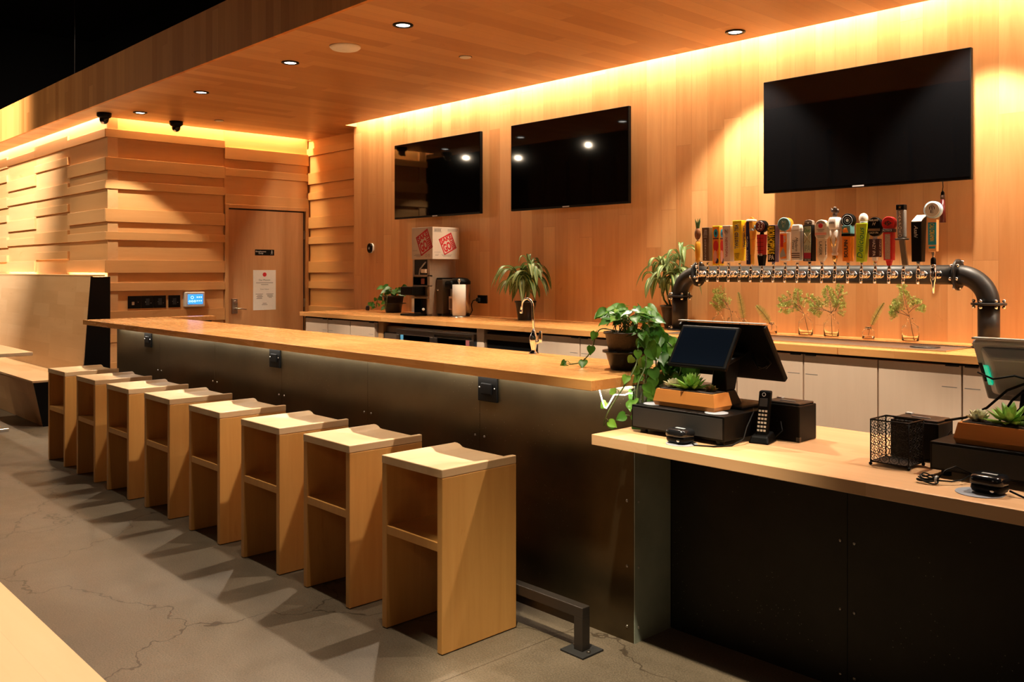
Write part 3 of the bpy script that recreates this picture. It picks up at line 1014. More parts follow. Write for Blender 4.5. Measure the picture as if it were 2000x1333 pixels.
fg = thing('undercounter_fridge', 'stainless undercounter fridge with two glass doors under the coffee machines', 'fridge', (-6.54, 4.60, 0))
MB().box(0, 1.25, .03, .68, .08, .99).build('body', STAIN, fg, bevel=.004)
MB().box(0, 1.25, .0, .03, .88, .935).build('grille_band', BLACKM, fg)
MB().box(.02, .19, -.004, .03, .10, .93).build('side_grille', plain('brown_grey_steel', (.20, .14, .10), .45, .6), fg)
for k, (a, b) in enumerate([(.20, .71), (.715, 1.22)]):
    f = MB()
    f.box(a, b, -.012, .02, .925, .975).box(a, b, -.012, .02, .12, .17).box(a, a + .045, -.012, .02, .17, .925).box(b - .045, b, -.012, .02, .17, .925)
    d_ = f.build('door', STAIN, fg, bevel=.003)
    MB().box(a + .045, b - .045, 0, .012, .17, .925).build('glass', DKGLASS, d_)
    hx = b - .02 if k == 0 else a + .02
    MB().tube([(hx, -.012, .86), (hx, -.035, .86), (hx, -.035, .60), (hx, -.012, .60)], .005, 6).build('handle', CHROME, d_)
MB().box(.262, .305, -.013, -.012, .86, .925).build('energy_label', plain('light_blue_label', (.12, .45, .75), .5), fg)
MB().box(.73, 1.2, -.0135, -.012, .93, .95).build('chrome_strip', CHROME, fg)
MB().box(1.13, 1.175, -.0135, -.012, .5, .925).build('pink_sticker', plain('pink_sticker', (.35, .10, .10), .5), fg)
for k in range(5):
    x = .80 + k * .075
    b_ = MB().lathe([(.028, 0), (.028, .13), (.012, .17), (.012, .21)], (0, 0, 0), n=14).build('clear_bottle', STAIN, None, loc=(-6.54 + x, 4.70, .72))
    tag(b_, 'clear bottle inside the steel fridge, ' + ['leftmost', 'second from the left', 'middle one', 'second from the right', 'rightmost'][k] + ' of five', 'bottle', 'bottles in the steel fridge')
tag(MB().box(-5.29, -5.205, 4.60, 5.28, 0, 1.029).build('filler_panel', W_CAB), 'pale wood filler between the steel fridge and the black fridge', 'panel')
fg = thing('beverage_cooler', 'black glass door cooler with pale frame left of the chrome faucet', 'fridge', (-5.20, 4.60, 0))
MB().box(0, .60, .03, .68, .05, 1.0).build('body', BLACKM, fg)
f = MB().box(0, .60, 0, .028, .945, .985).box(0, .60, 0, .028, .06, .10).box(0, .022, 0, .028, .10, .945).box(.578, .6, 0, .028, .10, .945)
d_ = f.build('door_frame', plain('bronze_frame', (.25, .16, .09), .4, .5), fg, bevel=.002)
MB().box(.022, .578, .010, .018, .10, .945).build('glass', DKGLASS, d_)
m = MB()
for k in range(7):
    m.ball((.13 + k * .055, .008, .83 + .01 * (k % 2)), .006, n=6, m=4, sc=(.5, .3, 1.6))
m.build('control_lights', SILVER, d_)

# ------------------------------------------------------------------ televisions
def make_tv(x, label):
    t = thing('television', label, 'television', (x, 5.20, 1.979), group=None)
    W_, H_ = 1.28, .726
    MB().box(-W_ / 2, W_ / 2, .002, .032, 0, H_).build('housing', BLACK, t, bevel=.003)
    MB().box(-W_ / 2 + .006, W_ / 2 - .006, -.001, .003, .016, H_ - .006).build('screen', GLOSS, t)
    MB().box(-.035, .035, -.0022, .002, .0035, .0115).build('maker_badge', SILVER, t)
    MB().box(-.3, .3, .032, .112, .18, .52).build('wall_bracket', BLACKM, t)
    return t


tv0 = make_tv(-6.577, 'leftmost wall television, black screen above the cardboard box')
dup(tv0, (-4.903, 5.20, 1.979), label='middle wall television, black screen above the striped plant by the outlet')
dup(tv0, (-2.497, 5.20, 1.979), label='right wall television, black screen above the beer taps')
t_ = thing('hanging_cable', 'black cable with a red and black plug hanging below the right television', 'cable', (-2.02, 5.235, 1.979))
MB().tube([(0, 0, .005), (.002, 0, -.03), (-.002, 0, -.055)], .0025, 6).build('wire', BLACK, t_)
MB().lathe([(.003, -.05), (.010, -.062), (.010, -.075)], n=10).build('cap', BLACK, t_)
MB().cyl((0, 0, -.075), (0, 0, -.10), .012, .012).build('grey_band', BRICKT, t_)
MB().cyl((0, 0, -.10), (0, 0, -.23), .012, .017).build('red_plug', plain('dark_red_plug', (.10, .008, .008), .3), t_)

def pill(w, z0, z1, n=10, x=0):
    """rounded plate outline in x,z"""
    r = w / 2
    pts = []
    for i in range(n + 1):
        a = PI * i / n
        pts.append((x + r * math.cos(a), z1 - r + r * math.sin(a)))
    for i in range(n + 1):
        a = PI + PI * i / n
        pts.append((x + r * math.cos(a), z0 + r + r * math.sin(a)))
    return pts


# thermostat, outlet on the wall
t_ = thing('thermostat', 'small black oval thermostat on the wood wall left of the televisions', 'thermostat', (-7.776, 5.314, 1.708))
MB().prism(pill(.088, -.052, .052, 14, .004), 'Y', -.014, 0, smooth=True).build('back_plate', WHITE, t_)
MB().prism(pill(.082, -.050, .050, 14, -.004), 'Y', -.026, -.012, smooth=True).build('face', GLOSS, t_, bevel=.003, seg=3)
text('68', t_, SILVER, (-.02, -.0265, -.012), (.024, 0, 0), (0, 0, .024), ext=.0003)
t_ = thing('wall_outlet', 'square black wall outlet with a plugged-in cord beside the paper towels', 'outlet', (-6.03, 5.314, 1.219))
MB().box(-.062, .062, -.010, 0, -.036, .036).build('plate', BLACK, t_, bevel=.002)
MB().box(-.055, -.02, -.035, -.010, -.022, .012).build('plug', BLACKM, t_, bevel=.003)
MB().tube([(-.04, -.035, -.005), (-.075, -.05, -.012), (-.10, -.05, -.05), (-.085, -.05, -.10), (-.10, -.06, -.138), (-.17, -.07, -.1445)], .005, 8).build('cord', BLACK, t_)

# ------------------------------------------------------------------ coffee station
t_ = thing('coffee_brewer', 'tall narrow steel coffee brewer with black front panels on the back counter', 'coffee maker', (-6.435, 4.93, 1.07))
bd = MB()
bd.box(-.125, .125, .03, .30, .0, .505)
bd.box(-.125, -.098, -.0, .03, .13, .505).box(.092, .125, 0, .03, .02, .505)
bd.box(-.125, .125, 0, .03, .352, .368).box(-.125, .125, 0, .03, .262, .275)
bd.build('cabinet', plain('bronze_grey_steel', (.42, .32, .24), .4, .5, noise=.1), t_, bevel=.002)
MB().box(-.098, .092, .004, .032, .368, .505).build('upper_opening', BLACKM, t_)
MB().tube([(-.02, -.005, .37), (.0, -.01, .42), (.05, -.01, .46), (.08, -.01, .48)], .006, 8).build('hose', GREYP, t_)
MB().box(.02, .085, -.02, .01, .385, .42).build('white_reservoir', PAPER, t_, bevel=.006)
pn = MB().box(-.110, .085, -.006, .004, .275, .352).build('control_panel', GLOSS, t_, bevel=.003)
MB().box(.01, .06, -.0075, -.006, .285, .335).build('orange_sticker', plain('orange_sticker', (.30, .06, .02), .5), pn)
MB().box(-.135, .040, -.13, .02, .185, .262).build('brew_basket', BLACK, t_, bevel=.008)
MB().box(-.125, .11, -.02, .03, .155, .172).build('shelf_strip', STAIN, t_)
MB().box(-.125, -.06, -.01, .03, .03, .155).build('lower_left_panel', PAPER, t_)
MB().box(-.06, .04, -.03, .03, .0, .155).build('dispenser_bay', GLOSS, t_)
MB().ball((.06, -.02, .06), .013).build('knob', CREAM, t_)
MB().box(-.165, .06, -.11, .02, 0, .018).build('drip_tray', BLACK, t_, bevel=.004)

bxo = thing('cardboard_box', 'white cardboard box with red diamond stamps on top of the coffee brewer', 'box', (-6.38, 4.90, 1.578), rz=0)
MB().box(-.152, .150, 0, .305, 0, .285).build('carton', CARD, bxo, bevel=.002)
m = MB()
m.box(-.002, .001, -.0, .305, .2851, .2856)
m.build('tape', CREAM, bxo)


def stamp(O, ux, lo):
    """red square stamp turned 25 degrees; ux the face's right direction"""
    ux = Vector(ux)
    n = ux.cross(Vector((0, 0, 1)))
    O = Vector(O)
    c, s_ = math.cos(R(25)), math.sin(R(25))
    A = ux * c + Vector((0, 0, 1)) * s_
    B = -ux * s_ + Vector((0, 0, 1)) * c
    S = lo
    h = S / 2
    def P(a, b, k=.0006):
        return O + A * a + B * b + n * k
    m = MB()
    def bar(a0, a1, b0, b1):
        m.hexa([P(a0, b0, 0), P(a1, b0, 0), P(a1, b1, 0), P(a0, b1, 0)], [P(a0, b0), P(a1, b0), P(a1, b1), P(a0, b1)])
    e = S * .07
    bar(-h, h, -h, -h + e); bar(-h, h, h - e, h); bar(-h, -h + e, -h, h); bar(h - e, h, -h, h)
    bar(-h, -h + .2 * S, .1 * S, .17 * S)
    bar(.18 * S, h, .10 * S, .16 * S)
    bar(.20 * S, .24 * S, -h, .1 * S)
    for q in range(5):
        bar(.24 * S, .48 * S, (-.42 + q * .10) * S, (-.355 + q * .10) * S)
    bar(.34 * S, .38 * S, -.42 * S, .05 * S)
    st = m.build('red_stamp', RED, bxo)
    text('SAKE', st, RED, P(-.42 * S, .17 * S, 0), A * .84 * S, B * .27 * S, name='stamp_word', ext=.0007, bold=.045)
    text('GO', st, RED, P(-.40 * S, -.40 * S, 0), A * .58 * S, B * .50 * S, name='stamp_word', ext=.0007, bold=.045)


stamp((.032, 0, .150), (1, 0, 0), .185)
stamp((.150, .172, .138), (0, 1, 0), .155)
m = MB()
for q in range(12):
    m.box(.1502, .1506, .018 + q * .0065, .018 + q * .0065 + (.004 if q % 3 else .002), .245, .268)
m.box(.1502, .1506, .012, .105, .240, .2425).box(.1502, .1506, .012, .105, .2705, .273)
for (a, b, z) in [(.17, .29, .266), (.17, .29, .258), (.17, .28, .250), (.02, .09, .060), (.03, .07, .04), (.03, .065, .03), (.10, .22, .038), (.11, .21, .030), (.12, .21, .022)]:
    m.box(.1502, .1505, a, b, z, z + .003)
for (a, b, z) in [(-.14, -.07, .075), (-.10, -.0, .040), (-.12, .01, .031), (-.09, -.02, .022)]:
    m.box(a, b, -.0005, -.0002, z, z + .003)
m.tube([(.06 + .012 * math.cos(a), -.0004, .032 + .012 * math.sin(a)) for a in [2 * PI * i / 10 for i in range(10)]], .0012, 4, closed=True)
m.tube([(.10 + .010 * math.cos(a), -.0004, .032 + .012 * math.sin(a)) for a in [2 * PI * i / 10 for i in range(10)]], .0012, 4, closed=True)
m.build('printed_marks', GREYINK, bxo)

t_ = thing('coffee_grinder', 'dark grey boxy grinder on small feet right of the coffee brewer', 'appliance', (-6.25, 5.0, 1.07))
MB().box(-.055, .035, 0, .22, .02, .33).build('body', plain('dark_bronze_plastic', (.085, .06, .04), .4, .2), t_, bevel=.01, seg=3)
MB().box(-.05, .03, .0, .21, .33, .342).build('lid', BLACK, t_, bevel=.004)
MB().ball((-.02, -.006, .235), .011).build('knob', CHROME, t_)
for x, y in ((-.04, .02), (.02, .02), (-.04, .2), (.02, .2)):
    MB().cyl((x, y, 0), (x, y, .022), .012).build('foot', BLACKM, t_)
t_ = thing('hot_water_urn', 'rounded stainless hot water urn with black lid between grinder and paper towels', 'appliance', (-6.115, 5.12, 1.07))
MB().lathe([(.088, .0), (.092, .02)], n=32).build('foot_ring', BLACK, t_)
MB().lathe([(.088, .02), (.090, .28), (.086, .29)], n=32).build('tank', STAIN, t_)
MB().lathe([(.093, .285), (.094, .31), (.070, .335), (.02, .345)], n=32).build('lid', BLACK, t_)
MB().box(-.075, .02, -.125, -.03, .245, .315).build('spout_housing', BLACK, t_, bevel=.02, seg=4)
MB().tube([(.06, -.095, .255), (.064, -.112, .24), (.064, -.112, .04), (.06, -.09, .03)], .006, 8).build('sight_tube', CHROME, t_)
MB().box(-.045, .01, -.093, -.088, .06, .18).build('front_label', plain('pale_label', (.45, .30, .22), .4), t_, bevel=.004)
MB().box(-.036, .0, -.0945, -.093, .07, .16).build('dark_print', BROWN, t_)
t_ = thing('paper_towel_roll', 'upright white paper towel roll on a round steel stand', 'paper towels', (-5.985, 5.0, 1.07))
MB().lathe([(.078, 0), (.078, .008), (.02, .014)], n=32).build('base', STAIN, t_)
MB().lathe([(.058, .016), (.058, .285), (.018, .285), (.018, .27)], n=36).build('roll', PAPER, t_)
MB().cyl((0, 0, .27), (0, 0, .31), .006).ball((0, 0, .318), .014, sc=(1, 1, 1.2)).build('finial', STAIN, t_)
tag(MB().lathe([(.018, 0), (.022, .02), (.016, .045), (.004, .052)], n=16).build('small_jar', plain('smoky_glass', (.05, .04, .04), .1), None, loc=(-7.93 + .25, 5.2, 1.07)), 'tiny dark jar standing in the far corner of the back counter', 'jar')


# ------------------------------------------------------------------ plants
def heart_leaf(mb, base, d, nrm, size, tint):
    d = Vector(d).normalized()
    nrm = Vector(nrm)
    nrm = (nrm - d * nrm.dot(d))
    nrm = nrm.normalized() if nrm.length > 1e-4 else d.orthogonal().normalized()
    s = d.cross(nrm)
    base = Vector(base)
    prof = [(-.10, .22), (.02, .40), (.22, .48), (.45, .43), (.68, .28), (.86, .12)]
    V = [base]
    mid = []
    for k, (a, w_) in enumerate(prof):
        dr = -.22 * max(a, 0) ** 2
        mid.append(base + d * (max(a, 0) * size) + nrm * (dr * size - .05 * size * (a > 0)))
    V = mid + [base + d * size + nrm * (-.25 * size)]
    n = len(V)
    Ls, Rs = [], []
    for k, (a, w_) in enumerate(prof):
        dr = -.22 * max(a, 0) ** 2
        c = base + d * (a * size) + nrm * (dr * size)
        Ls.append(c - s * w_ * size + nrm * .07 * size)
        Rs.append(c + s * w_ * size + nrm * .07 * size)
    V = V + Ls + Rs
    tip = n - 1
    F = []
    m_ = len(prof)
    for k in range(m_ - 1):
        F.append((k, n + k, n + k + 1, k + 1))
        F.append((k, k + 1, n + m_ + k + 1, n + m_ + k))
    F.append((m_ - 1, n + m_ - 1, tip))
    F.append((m_ - 1, tip, n + 2 * m_ - 1))
    mb.add(V, F, True, tint)


def strap_leaf(mb, pts, w, stripe=.85, base_t=0.0, seg=10, nrm=(0, 0, 1)):
    """arching leaf along a quadratic curve; cream margins carry tint"""
    p0, p1, p2 = [Vector(p) for p in pts]
    rows = []
    for i in range(seg + 1):
        t = i / seg
        p = p0 * (1 - t) ** 2 + p1 * 2 * t * (1 - t) + p2 * t * t
        d = ((p1 - p0) * (1 - t) + (p2 - p1) * t).normalized()
        sd = d.cross(Vector(nrm))
        sd = sd.normalized() if sd.length > 1e-4 else Vector((1, 0, 0))
        up = sd.cross(d)
        ww = w * (math.sin(PI * min(1, t ** 1.25 * .95 + .05)) ** .8) * (1 if t < .98 else .05)
        rows.append([p + sd * ww * k * .5 + up * ww * .22 * abs(k) for k in (-1, -.62, -.40, 0, .40, .62, 1)])
    V = [q for r in rows for q in r]
    for i in range(seg):
        for k in range(6):
            a = i * 7 + k
            mb.f.append([len(mb.v) + a, len(mb.v) + a + 1, len(mb.v) + a + 8, len(mb.v) + a + 7])
            mb.sm.append(True)
            mb.t.append(stripe if k in (1, 4) else base_t)
    mb.v += [tuple(q) for q in V]


def pot(t, r0, r1, h, mat=None, soil=True, saucer=True):
    mat = mat or POTB
    MB().lathe([(r0, 0), (r1, h), (r1 + .006, h), (r1 + .006, h + .012), (r1 - .004, h + .012), (r1 - .006, h - .01)], n=28, close=False).lathe([(r0, 0), (r0, .004)], n=28).build('pot', mat, t)
    if soil:
        MB().lathe([(r1 - .008, h - .014), (r1 - .008, h - .006)], n=24).build('soil', SOIL, t)


# trailing pothos on the bar end
rnd = random.Random(3)
ph = thing('potted_pothos', 'trailing heart-leaved plant in a woven pot on the bar end', 'plant', (-2.425, 2.95, 1.062))
MB().lathe([(.070, 0), (.092, .070), (.105, .072), (.105, .080), (.090, .080), (.085, .06)], n=32, close=False).lathe([(.070, 0), (.070, .004)], n=32).build('outer_pot', POTB, ph)
MB().lathe([(.070, .03), (.094, .150), (.101, .150), (.101, .158), (.090, .158), (.088, .14)], n=32, close=False).build('woven_pot', POTW, ph)
MB().lathe([(.088, .142), (.086, .148)], n=24).build('soil', SOIL, ph)
lf, stm = MB(), MB()


def vine(pts, every=.035, size=(.045, .065), tn=(0, .6), face=(.5, -.75, .45)):
    # smooth path through points
    P_ = [Vector(p) for p in pts]
    path = []
    for i in range(len(P_) - 1):
        a = P_[max(i - 1, 0)]; b = P_[i]; c = P_[i + 1]; d = P_[min(i + 2, len(P_) - 1)]
        for k in range(6):
            t = k / 6
            path.append(.5 * ((2 * b) + (c - a) * t + (2 * a - 5 * b + 4 * c - d) * t * t + (3 * b - a - 3 * c + d) * t ** 3))
    path.append(P_[-1])
    stm.tube(path, .0028, 6)
    acc = 0
    for i in range(1, len(path)):
        acc += (path[i] - path[i - 1]).length
        if acc > every or i == len(path) - 1:
            acc = 0
            q = path[i]
            out = Vector((rnd.uniform(-1, 1), rnd.uniform(-1, .3), rnd.uniform(-.3, .7))).normalized()
            tip = q + out * rnd.uniform(.015, .035)
            stm.tube([q, (q + tip) / 2 + Vector((0, 0, .006)), tip], .0014, 5)
            dn = Vector((out.x * .6, out.y * .5, -.7 + rnd.uniform(-.3, .5)))
            f = Vector(face) + Vector((rnd.uniform(-.5, .5), rnd.uniform(-.4, .4), rnd.uniform(-.3, .5)))
            heart_leaf(lf, tip, dn, f, rnd.uniform(*size), rnd.uniform(*tn))


# crown leaves
for k in range(60):
    a = rnd.uniform(0, 2 * PI)
    r = rnd.uniform(.02, .12)
    z = .16 + rnd.uniform(.02, .10) * (1 - r * 3) + .03
    base = Vector((rnd.uniform(-.05, .05), rnd.uniform(-.05, .05), .145))
    tip = Vector((math.cos(a) * r + .02, math.sin(a) * r, z))
    stm.tube([base, (base + tip) / 2 + Vector((0, 0, .025)), tip], .0016, 5)
    dd = Vector((math.cos(a), math.sin(a), rnd.uniform(-.6, .1)))
    heart_leaf(lf, tip, dd, (.35 + rnd.uniform(-.3, .3), -.5 + rnd.uniform(-.4, .4), .8), rnd.uniform(.040, .062), rnd.uniform(0, .65))
heart_leaf(lf, Vector((-.075, -.02, .235)), (-1, .0, -.2), (.3, -.7, .5), .055, 2.2)
# vine going left along the bar top
vine([(-.07, 0, .16), (-.12, -.03, .165), (-.135, -.05, .13), (-.15, -.06, .07), (-.20, -.07, .02), (-.26, -.08, .006)], .07, (.035, .045), (.1, .5))
# vines down over the end of the bar, in front of the end sheet
for k in range(9):
    dx = rnd.uniform(.0, .10)
    y0 = rnd.uniform(-.18, .08)
    dep = rnd.uniform(-.185, -.10)
    vine([(.06, 0, .155), (.13, y0 * .3, .14 + rnd.uniform(0, .04)), (.185, y0 * .6, .05), (.195 + dx * .1, y0, -.03), (.20 + dx * .1, y0 - .02, dep * .6), (.190 + dx * .1, y0 - .03, dep)], .038, (.042, .062))
for k in range(5):
    y0 = rnd.uniform(0, .16)
    vine([(.05, .03, .155), (.11, .06, .16), (.19, y0, .12), (.25, y0, .07), (.27, y0 - .02, .03), (.26, y0 - .03, -.015)], .036, (.045, .065), (.1, .8))
vine([(.1, -.05, .12), (.17, -.16, .03), (.16, -.26, -.08), (.14, -.30, -.15), (.12, -.29, -.19)], .055, (.035, .045), (.5, 1.1))
stm.build('stems', STEMM, ph)
lf.build('leaves', LEAF_P, ph)


def striped_plant(x, y, lab, spec, pr=(.062, .085, .145), seed=1, stemh=.30, trunk=True):
    t = thing('potted_dracaena', lab, 'plant', (x, y, 1.07))
    rn = random.Random(seed)
    pot(t, pr[0], pr[1], pr[2])
    lf = MB()
    sm = MB()
    for (cx, cy, ch, n, ln, w_) in spec:
        sm.tube([(cx * .2, cy * .2, pr[2] - .02), (cx * .7, cy * .7, ch * .6), (cx, cy, ch)], .007, 7)
        for k in range(n):
            a = 2 * PI * k / n + rn.uniform(-.3, .3)
            l_ = ln * rn.uniform(.7, 1.1)
            up = rn.uniform(-.02, .12)
            ya = -1 if False else 1
            dx, dy = math.cos(a), math.sin(a) * ya
            ry = .10 if dy > 0 else .2
            p0 = (cx, cy, ch + rn.uniform(-.05, .01))
            p1 = (cx + dx * l_ * .55, cy + dy * min(l_ * .5, ry), ch + up + .05)
            p2 = (cx + dx * l_ * .85, cy + dy * min(l_ * .8, ry * 1.2), ch + up - l_ * rn.uniform(.5, .95))
            strap_leaf(lf, (p0, p1, p2), w_, stripe=rn.uniform(.55, .95), base_t=rn.uniform(0, .25))
    sm.build('stems', STEMM, t)
    lf.build('leaves', LEAF_D, t)
    return t


striped_plant(-5.28, 5.12, 'striped arching leaf plant in a black pot between the outlet and the faucet', [(.04, 0, .40, 13, .27, .052), (-.05, -.02, .37, 13, .28, .054), (.02, 0, .31, 11, .24, .05), (-.06, 0, .26, 7, .24, .056), (.05, 0, .45, 7, .15, .036)], seed=4)
striped_plant(-3.83, 5.17, 'striped leaf plant in a black pot behind the left tap tower leg', [(-.08, -.02, .46, 9, .22, .040), (.06, 0, .52, 10, .22, .036), (.0, -.02, .38, 8, .26, .052), (-.12, 0, .33, 7, .20, .060), (.08, 0, .36, 6, .24, .05)], seed=9, pr=(.062, .09, .15))
# small pothos at the far left
t_ = thing('potted_pothos', 'small trailing green plant in a black pot beside the coffee brewer', 'plant', (-7.12, 5.12, 1.07))
pot(t_, .075, .098, .15)
MB().lathe([(.100, .085), (.125, .092), (.12, .086)], n=28, close=False).build('pot_ring', POTB, t_)
lf, stm = MB(), MB()
for k in range(22):
    a = rnd.uniform(0, 2 * PI)
    r = rnd.uniform(.02, .11)
    base = Vector((0, 0, .14))
    tip = Vector((math.cos(a) * r, math.sin(a) * min(r, .1), .19 + rnd.uniform(0, .07)))
    stm.tube([base, (base + tip) / 2 + Vector((0, 0, .02)), tip], .002, 5)
    heart_leaf(lf, tip, (math.cos(a), math.sin(a) - .4, -.3), (.3, -.6, .7), rnd.uniform(.055, .075), rnd.uniform(0, .35))
vine([(-.05, -.03, .15), (-.12, -.06, .18), (-.17, -.07, .11), (-.20, -.07, .04), (-.28, -.08, .09)], .06, (.04, .055), (0, .4))
vine([(-.02, -.05, .15), (-.10, -.09, .16), (-.14, -.1, .09), (-.13, -.1, .06)], .06, (.03, .045), (0, .4))
vine([(.03, -.05, .15), (.04, -.10, .16), (.05, -.115, .10), (.04, -.115, .05)], .05, (.04, .05), (.1, .6))
stm.build('stems', STEMM, t_)
lf.build('leaves', LEAF_P, t_)


# glass bottles with sprigs
def vase(x, y, h, r, lab, water=.3):
    t = thing('glass_bottle_vase', lab, 'vase', (x, y, 1.07))
    sh = h * .62
    MB().lathe([(r * .9, 0), (r, .006), (r, sh), (r * .9, sh + .008), (r * .42, sh + .022), (r * .36, h - .02), (r * .52, h - .008), (r * .50, h),
                (r * .30, h), (r * .30, sh + .02), (r * .8, sh), (r * .93, sh - .01), (r * .93, .008), (.002, .006)], n=28, close=False).lathe([(r * .9, 0), (.001, -.0)], n=28, close=False).build('bottle', GLASS, t)
    MB().lathe([(r * .9, .009), (r * .9, sh * water)], n=24).build('water', WATER, t)
    return t


def frond(t, base, tip, n=22, w_=.035, name='frond'):
    b, tp = Vector(base), Vector(tip)
    ctrl = (b + tp) / 2 + Vector((0, 0, .02))
    lf = MB()
    pts = []
    for i in range(n + 1):
        s = i / n
        pts.append(b * (1 - s) ** 2 + ctrl * 2 * s * (1 - s) + tp * s * s)
    MB().tube([Vector((0, 0, .02))] + pts, .0014, 5).build('stalk', TWIG, t)
    for i in range(3, n):
        s = i / n
        d = (pts[i + 1] - pts[i]).normalized() if i < n else d
        side = d.cross(Vector((.3, 1, 0))).normalized()
        ln = w_ * math.sin(PI * (s * .8 + .15))
        for sg_ in (-1, 1):
            e = pts[i] + side * ln * sg_ + d * ln * .3 + Vector((0, -.006 * sg_, 0))
            wv = d * .0038
            lf.add([pts[i] - wv, pts[i] + wv, e], [(0, 1, 2)], True, rnd.uniform(.2, .9))
    lf.build(name, LEAF_F, t)


def sprig(t, paths, seed, size=.012, dens=.011):
    rn = random.Random(seed)
    st, lf = MB(), MB()
    for p in paths:
        pts = [Vector(q) for q in p]
        path = []
        for i in range(len(pts) - 1):
            for k in range(5):
                path.append(pts[i].lerp(pts[i + 1], k / 5))
        path.append(pts[-1])
        st.tube(path, .0018, 5, taper=.0008)
        m0 = int(len(path) * (.45 if len(pts) > 2 else .15))
        for i in range(m0, len(path)):
            q = path[i]
            s = (i - m0) / max(1, len(path) - 1 - m0)
            d = (path[min(i + 1, len(path) - 1)] - path[max(i - 1, 0)]).normalized()
            side = d.cross(Vector((.1, 1, .1))).normalized()
            for sg_ in (-1, 1):
                ln = .052 * (1 - s * .6) * rn.uniform(.7, 1.1)
                e = q + side * sg_ * ln + d * ln * .7 + Vector((0, rn.uniform(-.02, .02), 0))
                st.tube([q, e], .0007, 4)
                nn = 6
                for j in range(2, nn + 1):
                    c = q.lerp(e, j / nn)
                    for s2 in (-1, 1):
                        a = (e - q).normalized().cross(Vector((0, 1, 0))).normalized() * s2
                        u = (a + (e - q).normalized() * .5).normalized()
                        v_ = u.cross(Vector((rn.uniform(-.4, .4), 1, rn.uniform(-.4, .4)))).normalized()
                        z_ = size * rn.uniform(.7, 1.2)
                        lf.add([c, c + u * z_ * .5 + v_ * z_ * .35, c + u * z_, c + u * z_ * .5 - v_ * z_ * .35], [(0, 1, 2, 3)], True, rn.uniform(0, 1))
    st.build('twigs', TWIG, t)
    lf.build('leaflets', LEAF_F, t)


VY = 5.19
v_ = [(-3.47, .13, .042, 'clear glass bottle half hidden behind the left register screen, leftmost'), (-3.352, .135, .043, 'clear glass bottle with a fern leaning left, second from the left'),
      (-3.26, .085, .034, 'small glass bottle holding an upright fern frond near the left register screen'), (-3.058, .075, .034, 'small glass bottle with one frond leaning left'),
      (-2.832, .14, .044, 'tall glass bottle whose leafy sprig leans left'), (-2.662, .14, .044, 'tall glass bottle with the widest upright leafy sprig'),
      (-2.42, .075, .035, 'short glass bottle with a single thin frond leaning right'), (-2.182, .135, .046, 'tall glass bottle with leafy sprig, rightmost in the row')]
for (x, h, r, lab) in v_:
    vase(x, VY if r > .036 else VY - .02, h, r, lab, .5 if r < .036 else .2)
t_ = thing('fern_sprig', 'leafy sprig arching left out of the second glass bottle', 'sprig', (-3.352, VY, 1.075))
sprig(t_, [[(.0, 0, .005), (-.03, 0, .14), (-.07, 0, .19), (-.12, 0, .22)], [(-.03, 0, .14), (-.10, 0, .16), (-.16, 0, .19)], [(-.05, 0, .17), (-.10, 0, .24), (-.15, 0, .245)]], 1)
t_ = thing('fern_frond', 'upright fern frond in the small bottle by the left register screen', 'sprig', (-3.26, VY - .02, 1.075))
frond(t_, (0, 0, .06), (-.045, 0, .26), w_=.04)
t_ = thing('fern_frond', 'yellow green frond leaning left in a small bottle', 'sprig', (-3.058, VY - .02, 1.075))
frond(t_, (0, 0, .05), (-.115, 0, .175), w_=.04)
t_ = thing('leafy_sprig', 'green leafy sprig leaning left from the tall bottle in the middle', 'sprig', (-2.832, VY, 1.075))
sprig(t_, [[(.02, 0, .005), (-.01, 0, .13), (-.05, 0, .19), (-.055, 0, .27)], [(-.01, 0, .13), (-.08, 0, .17), (-.17, 0, .165)], [(-.03, 0, .16), (-.10, 0, .22), (-.17, 0, .20)]], 2)
t_ = thing('leafy_sprig', 'widest green leafy sprig with three upright branches', 'sprig', (-2.662, VY, 1.075))
sprig(t_, [[(.005, 0, .005), (0, 0, .14), (-.01, 0, .22), (-.03, 0, .29)], [(0, 0, .14), (.04, 0, .21), (.06, 0, .30)], [(0, 0, .14), (-.08, 0, .18), (-.15, 0, .23)], [(0, 0, .15), (-.06, 0, .16), (-.13, 0, .17)], [(0, 0, .15), (.03, 0, .16), (.05, 0, .20)]], 3)
t_ = thing('fern_frond', 'single dark frond leaning right out of the short bottle', 'sprig', (-2.42, VY - .02, 1.075))
frond(t_, (.01, 0, .06), (.095, 0, .215), w_=.026)
t_ = thing('leafy_sprig', 'tall narrow green leafy sprig in the rightmost bottle', 'sprig', (-2.182, VY, 1.075))
sprig(t_, [[(.02, 0, .005), (-.005, 0, .14), (-.03, 0, .23), (-.05, 0, .31)], [(-.005, 0, .14), (-.06, 0, .18), (-.10, 0, .20)], [(-.01, 0, .16), (.02, 0, .19), (.055, 0, .21)], [(-.005, 0, .14), (-.07, 0, .16), (-.09, 0, .17)]], 5)

# ------------------------------------------------------------------ tap tower
TY, TZ, TR_ = 5.05, 1.455, .053
tw = thing('tap_tower', 'black flanged pipe tower arching over the back counter with many beer taps', 'tap tower', (0, TY, 1.07))
zz = TZ - 1.07
xl_, xr_ = -3.69, -1.715
rb = .153


def arc(cx, a0, a1, n=14):
    return [(cx + rb * math.cos(a0 + (a1 - a0) * i / n), 0, zz - rb + rb * math.sin(a0 + (a1 - a0) * i / n)) for i in range(n + 1)]


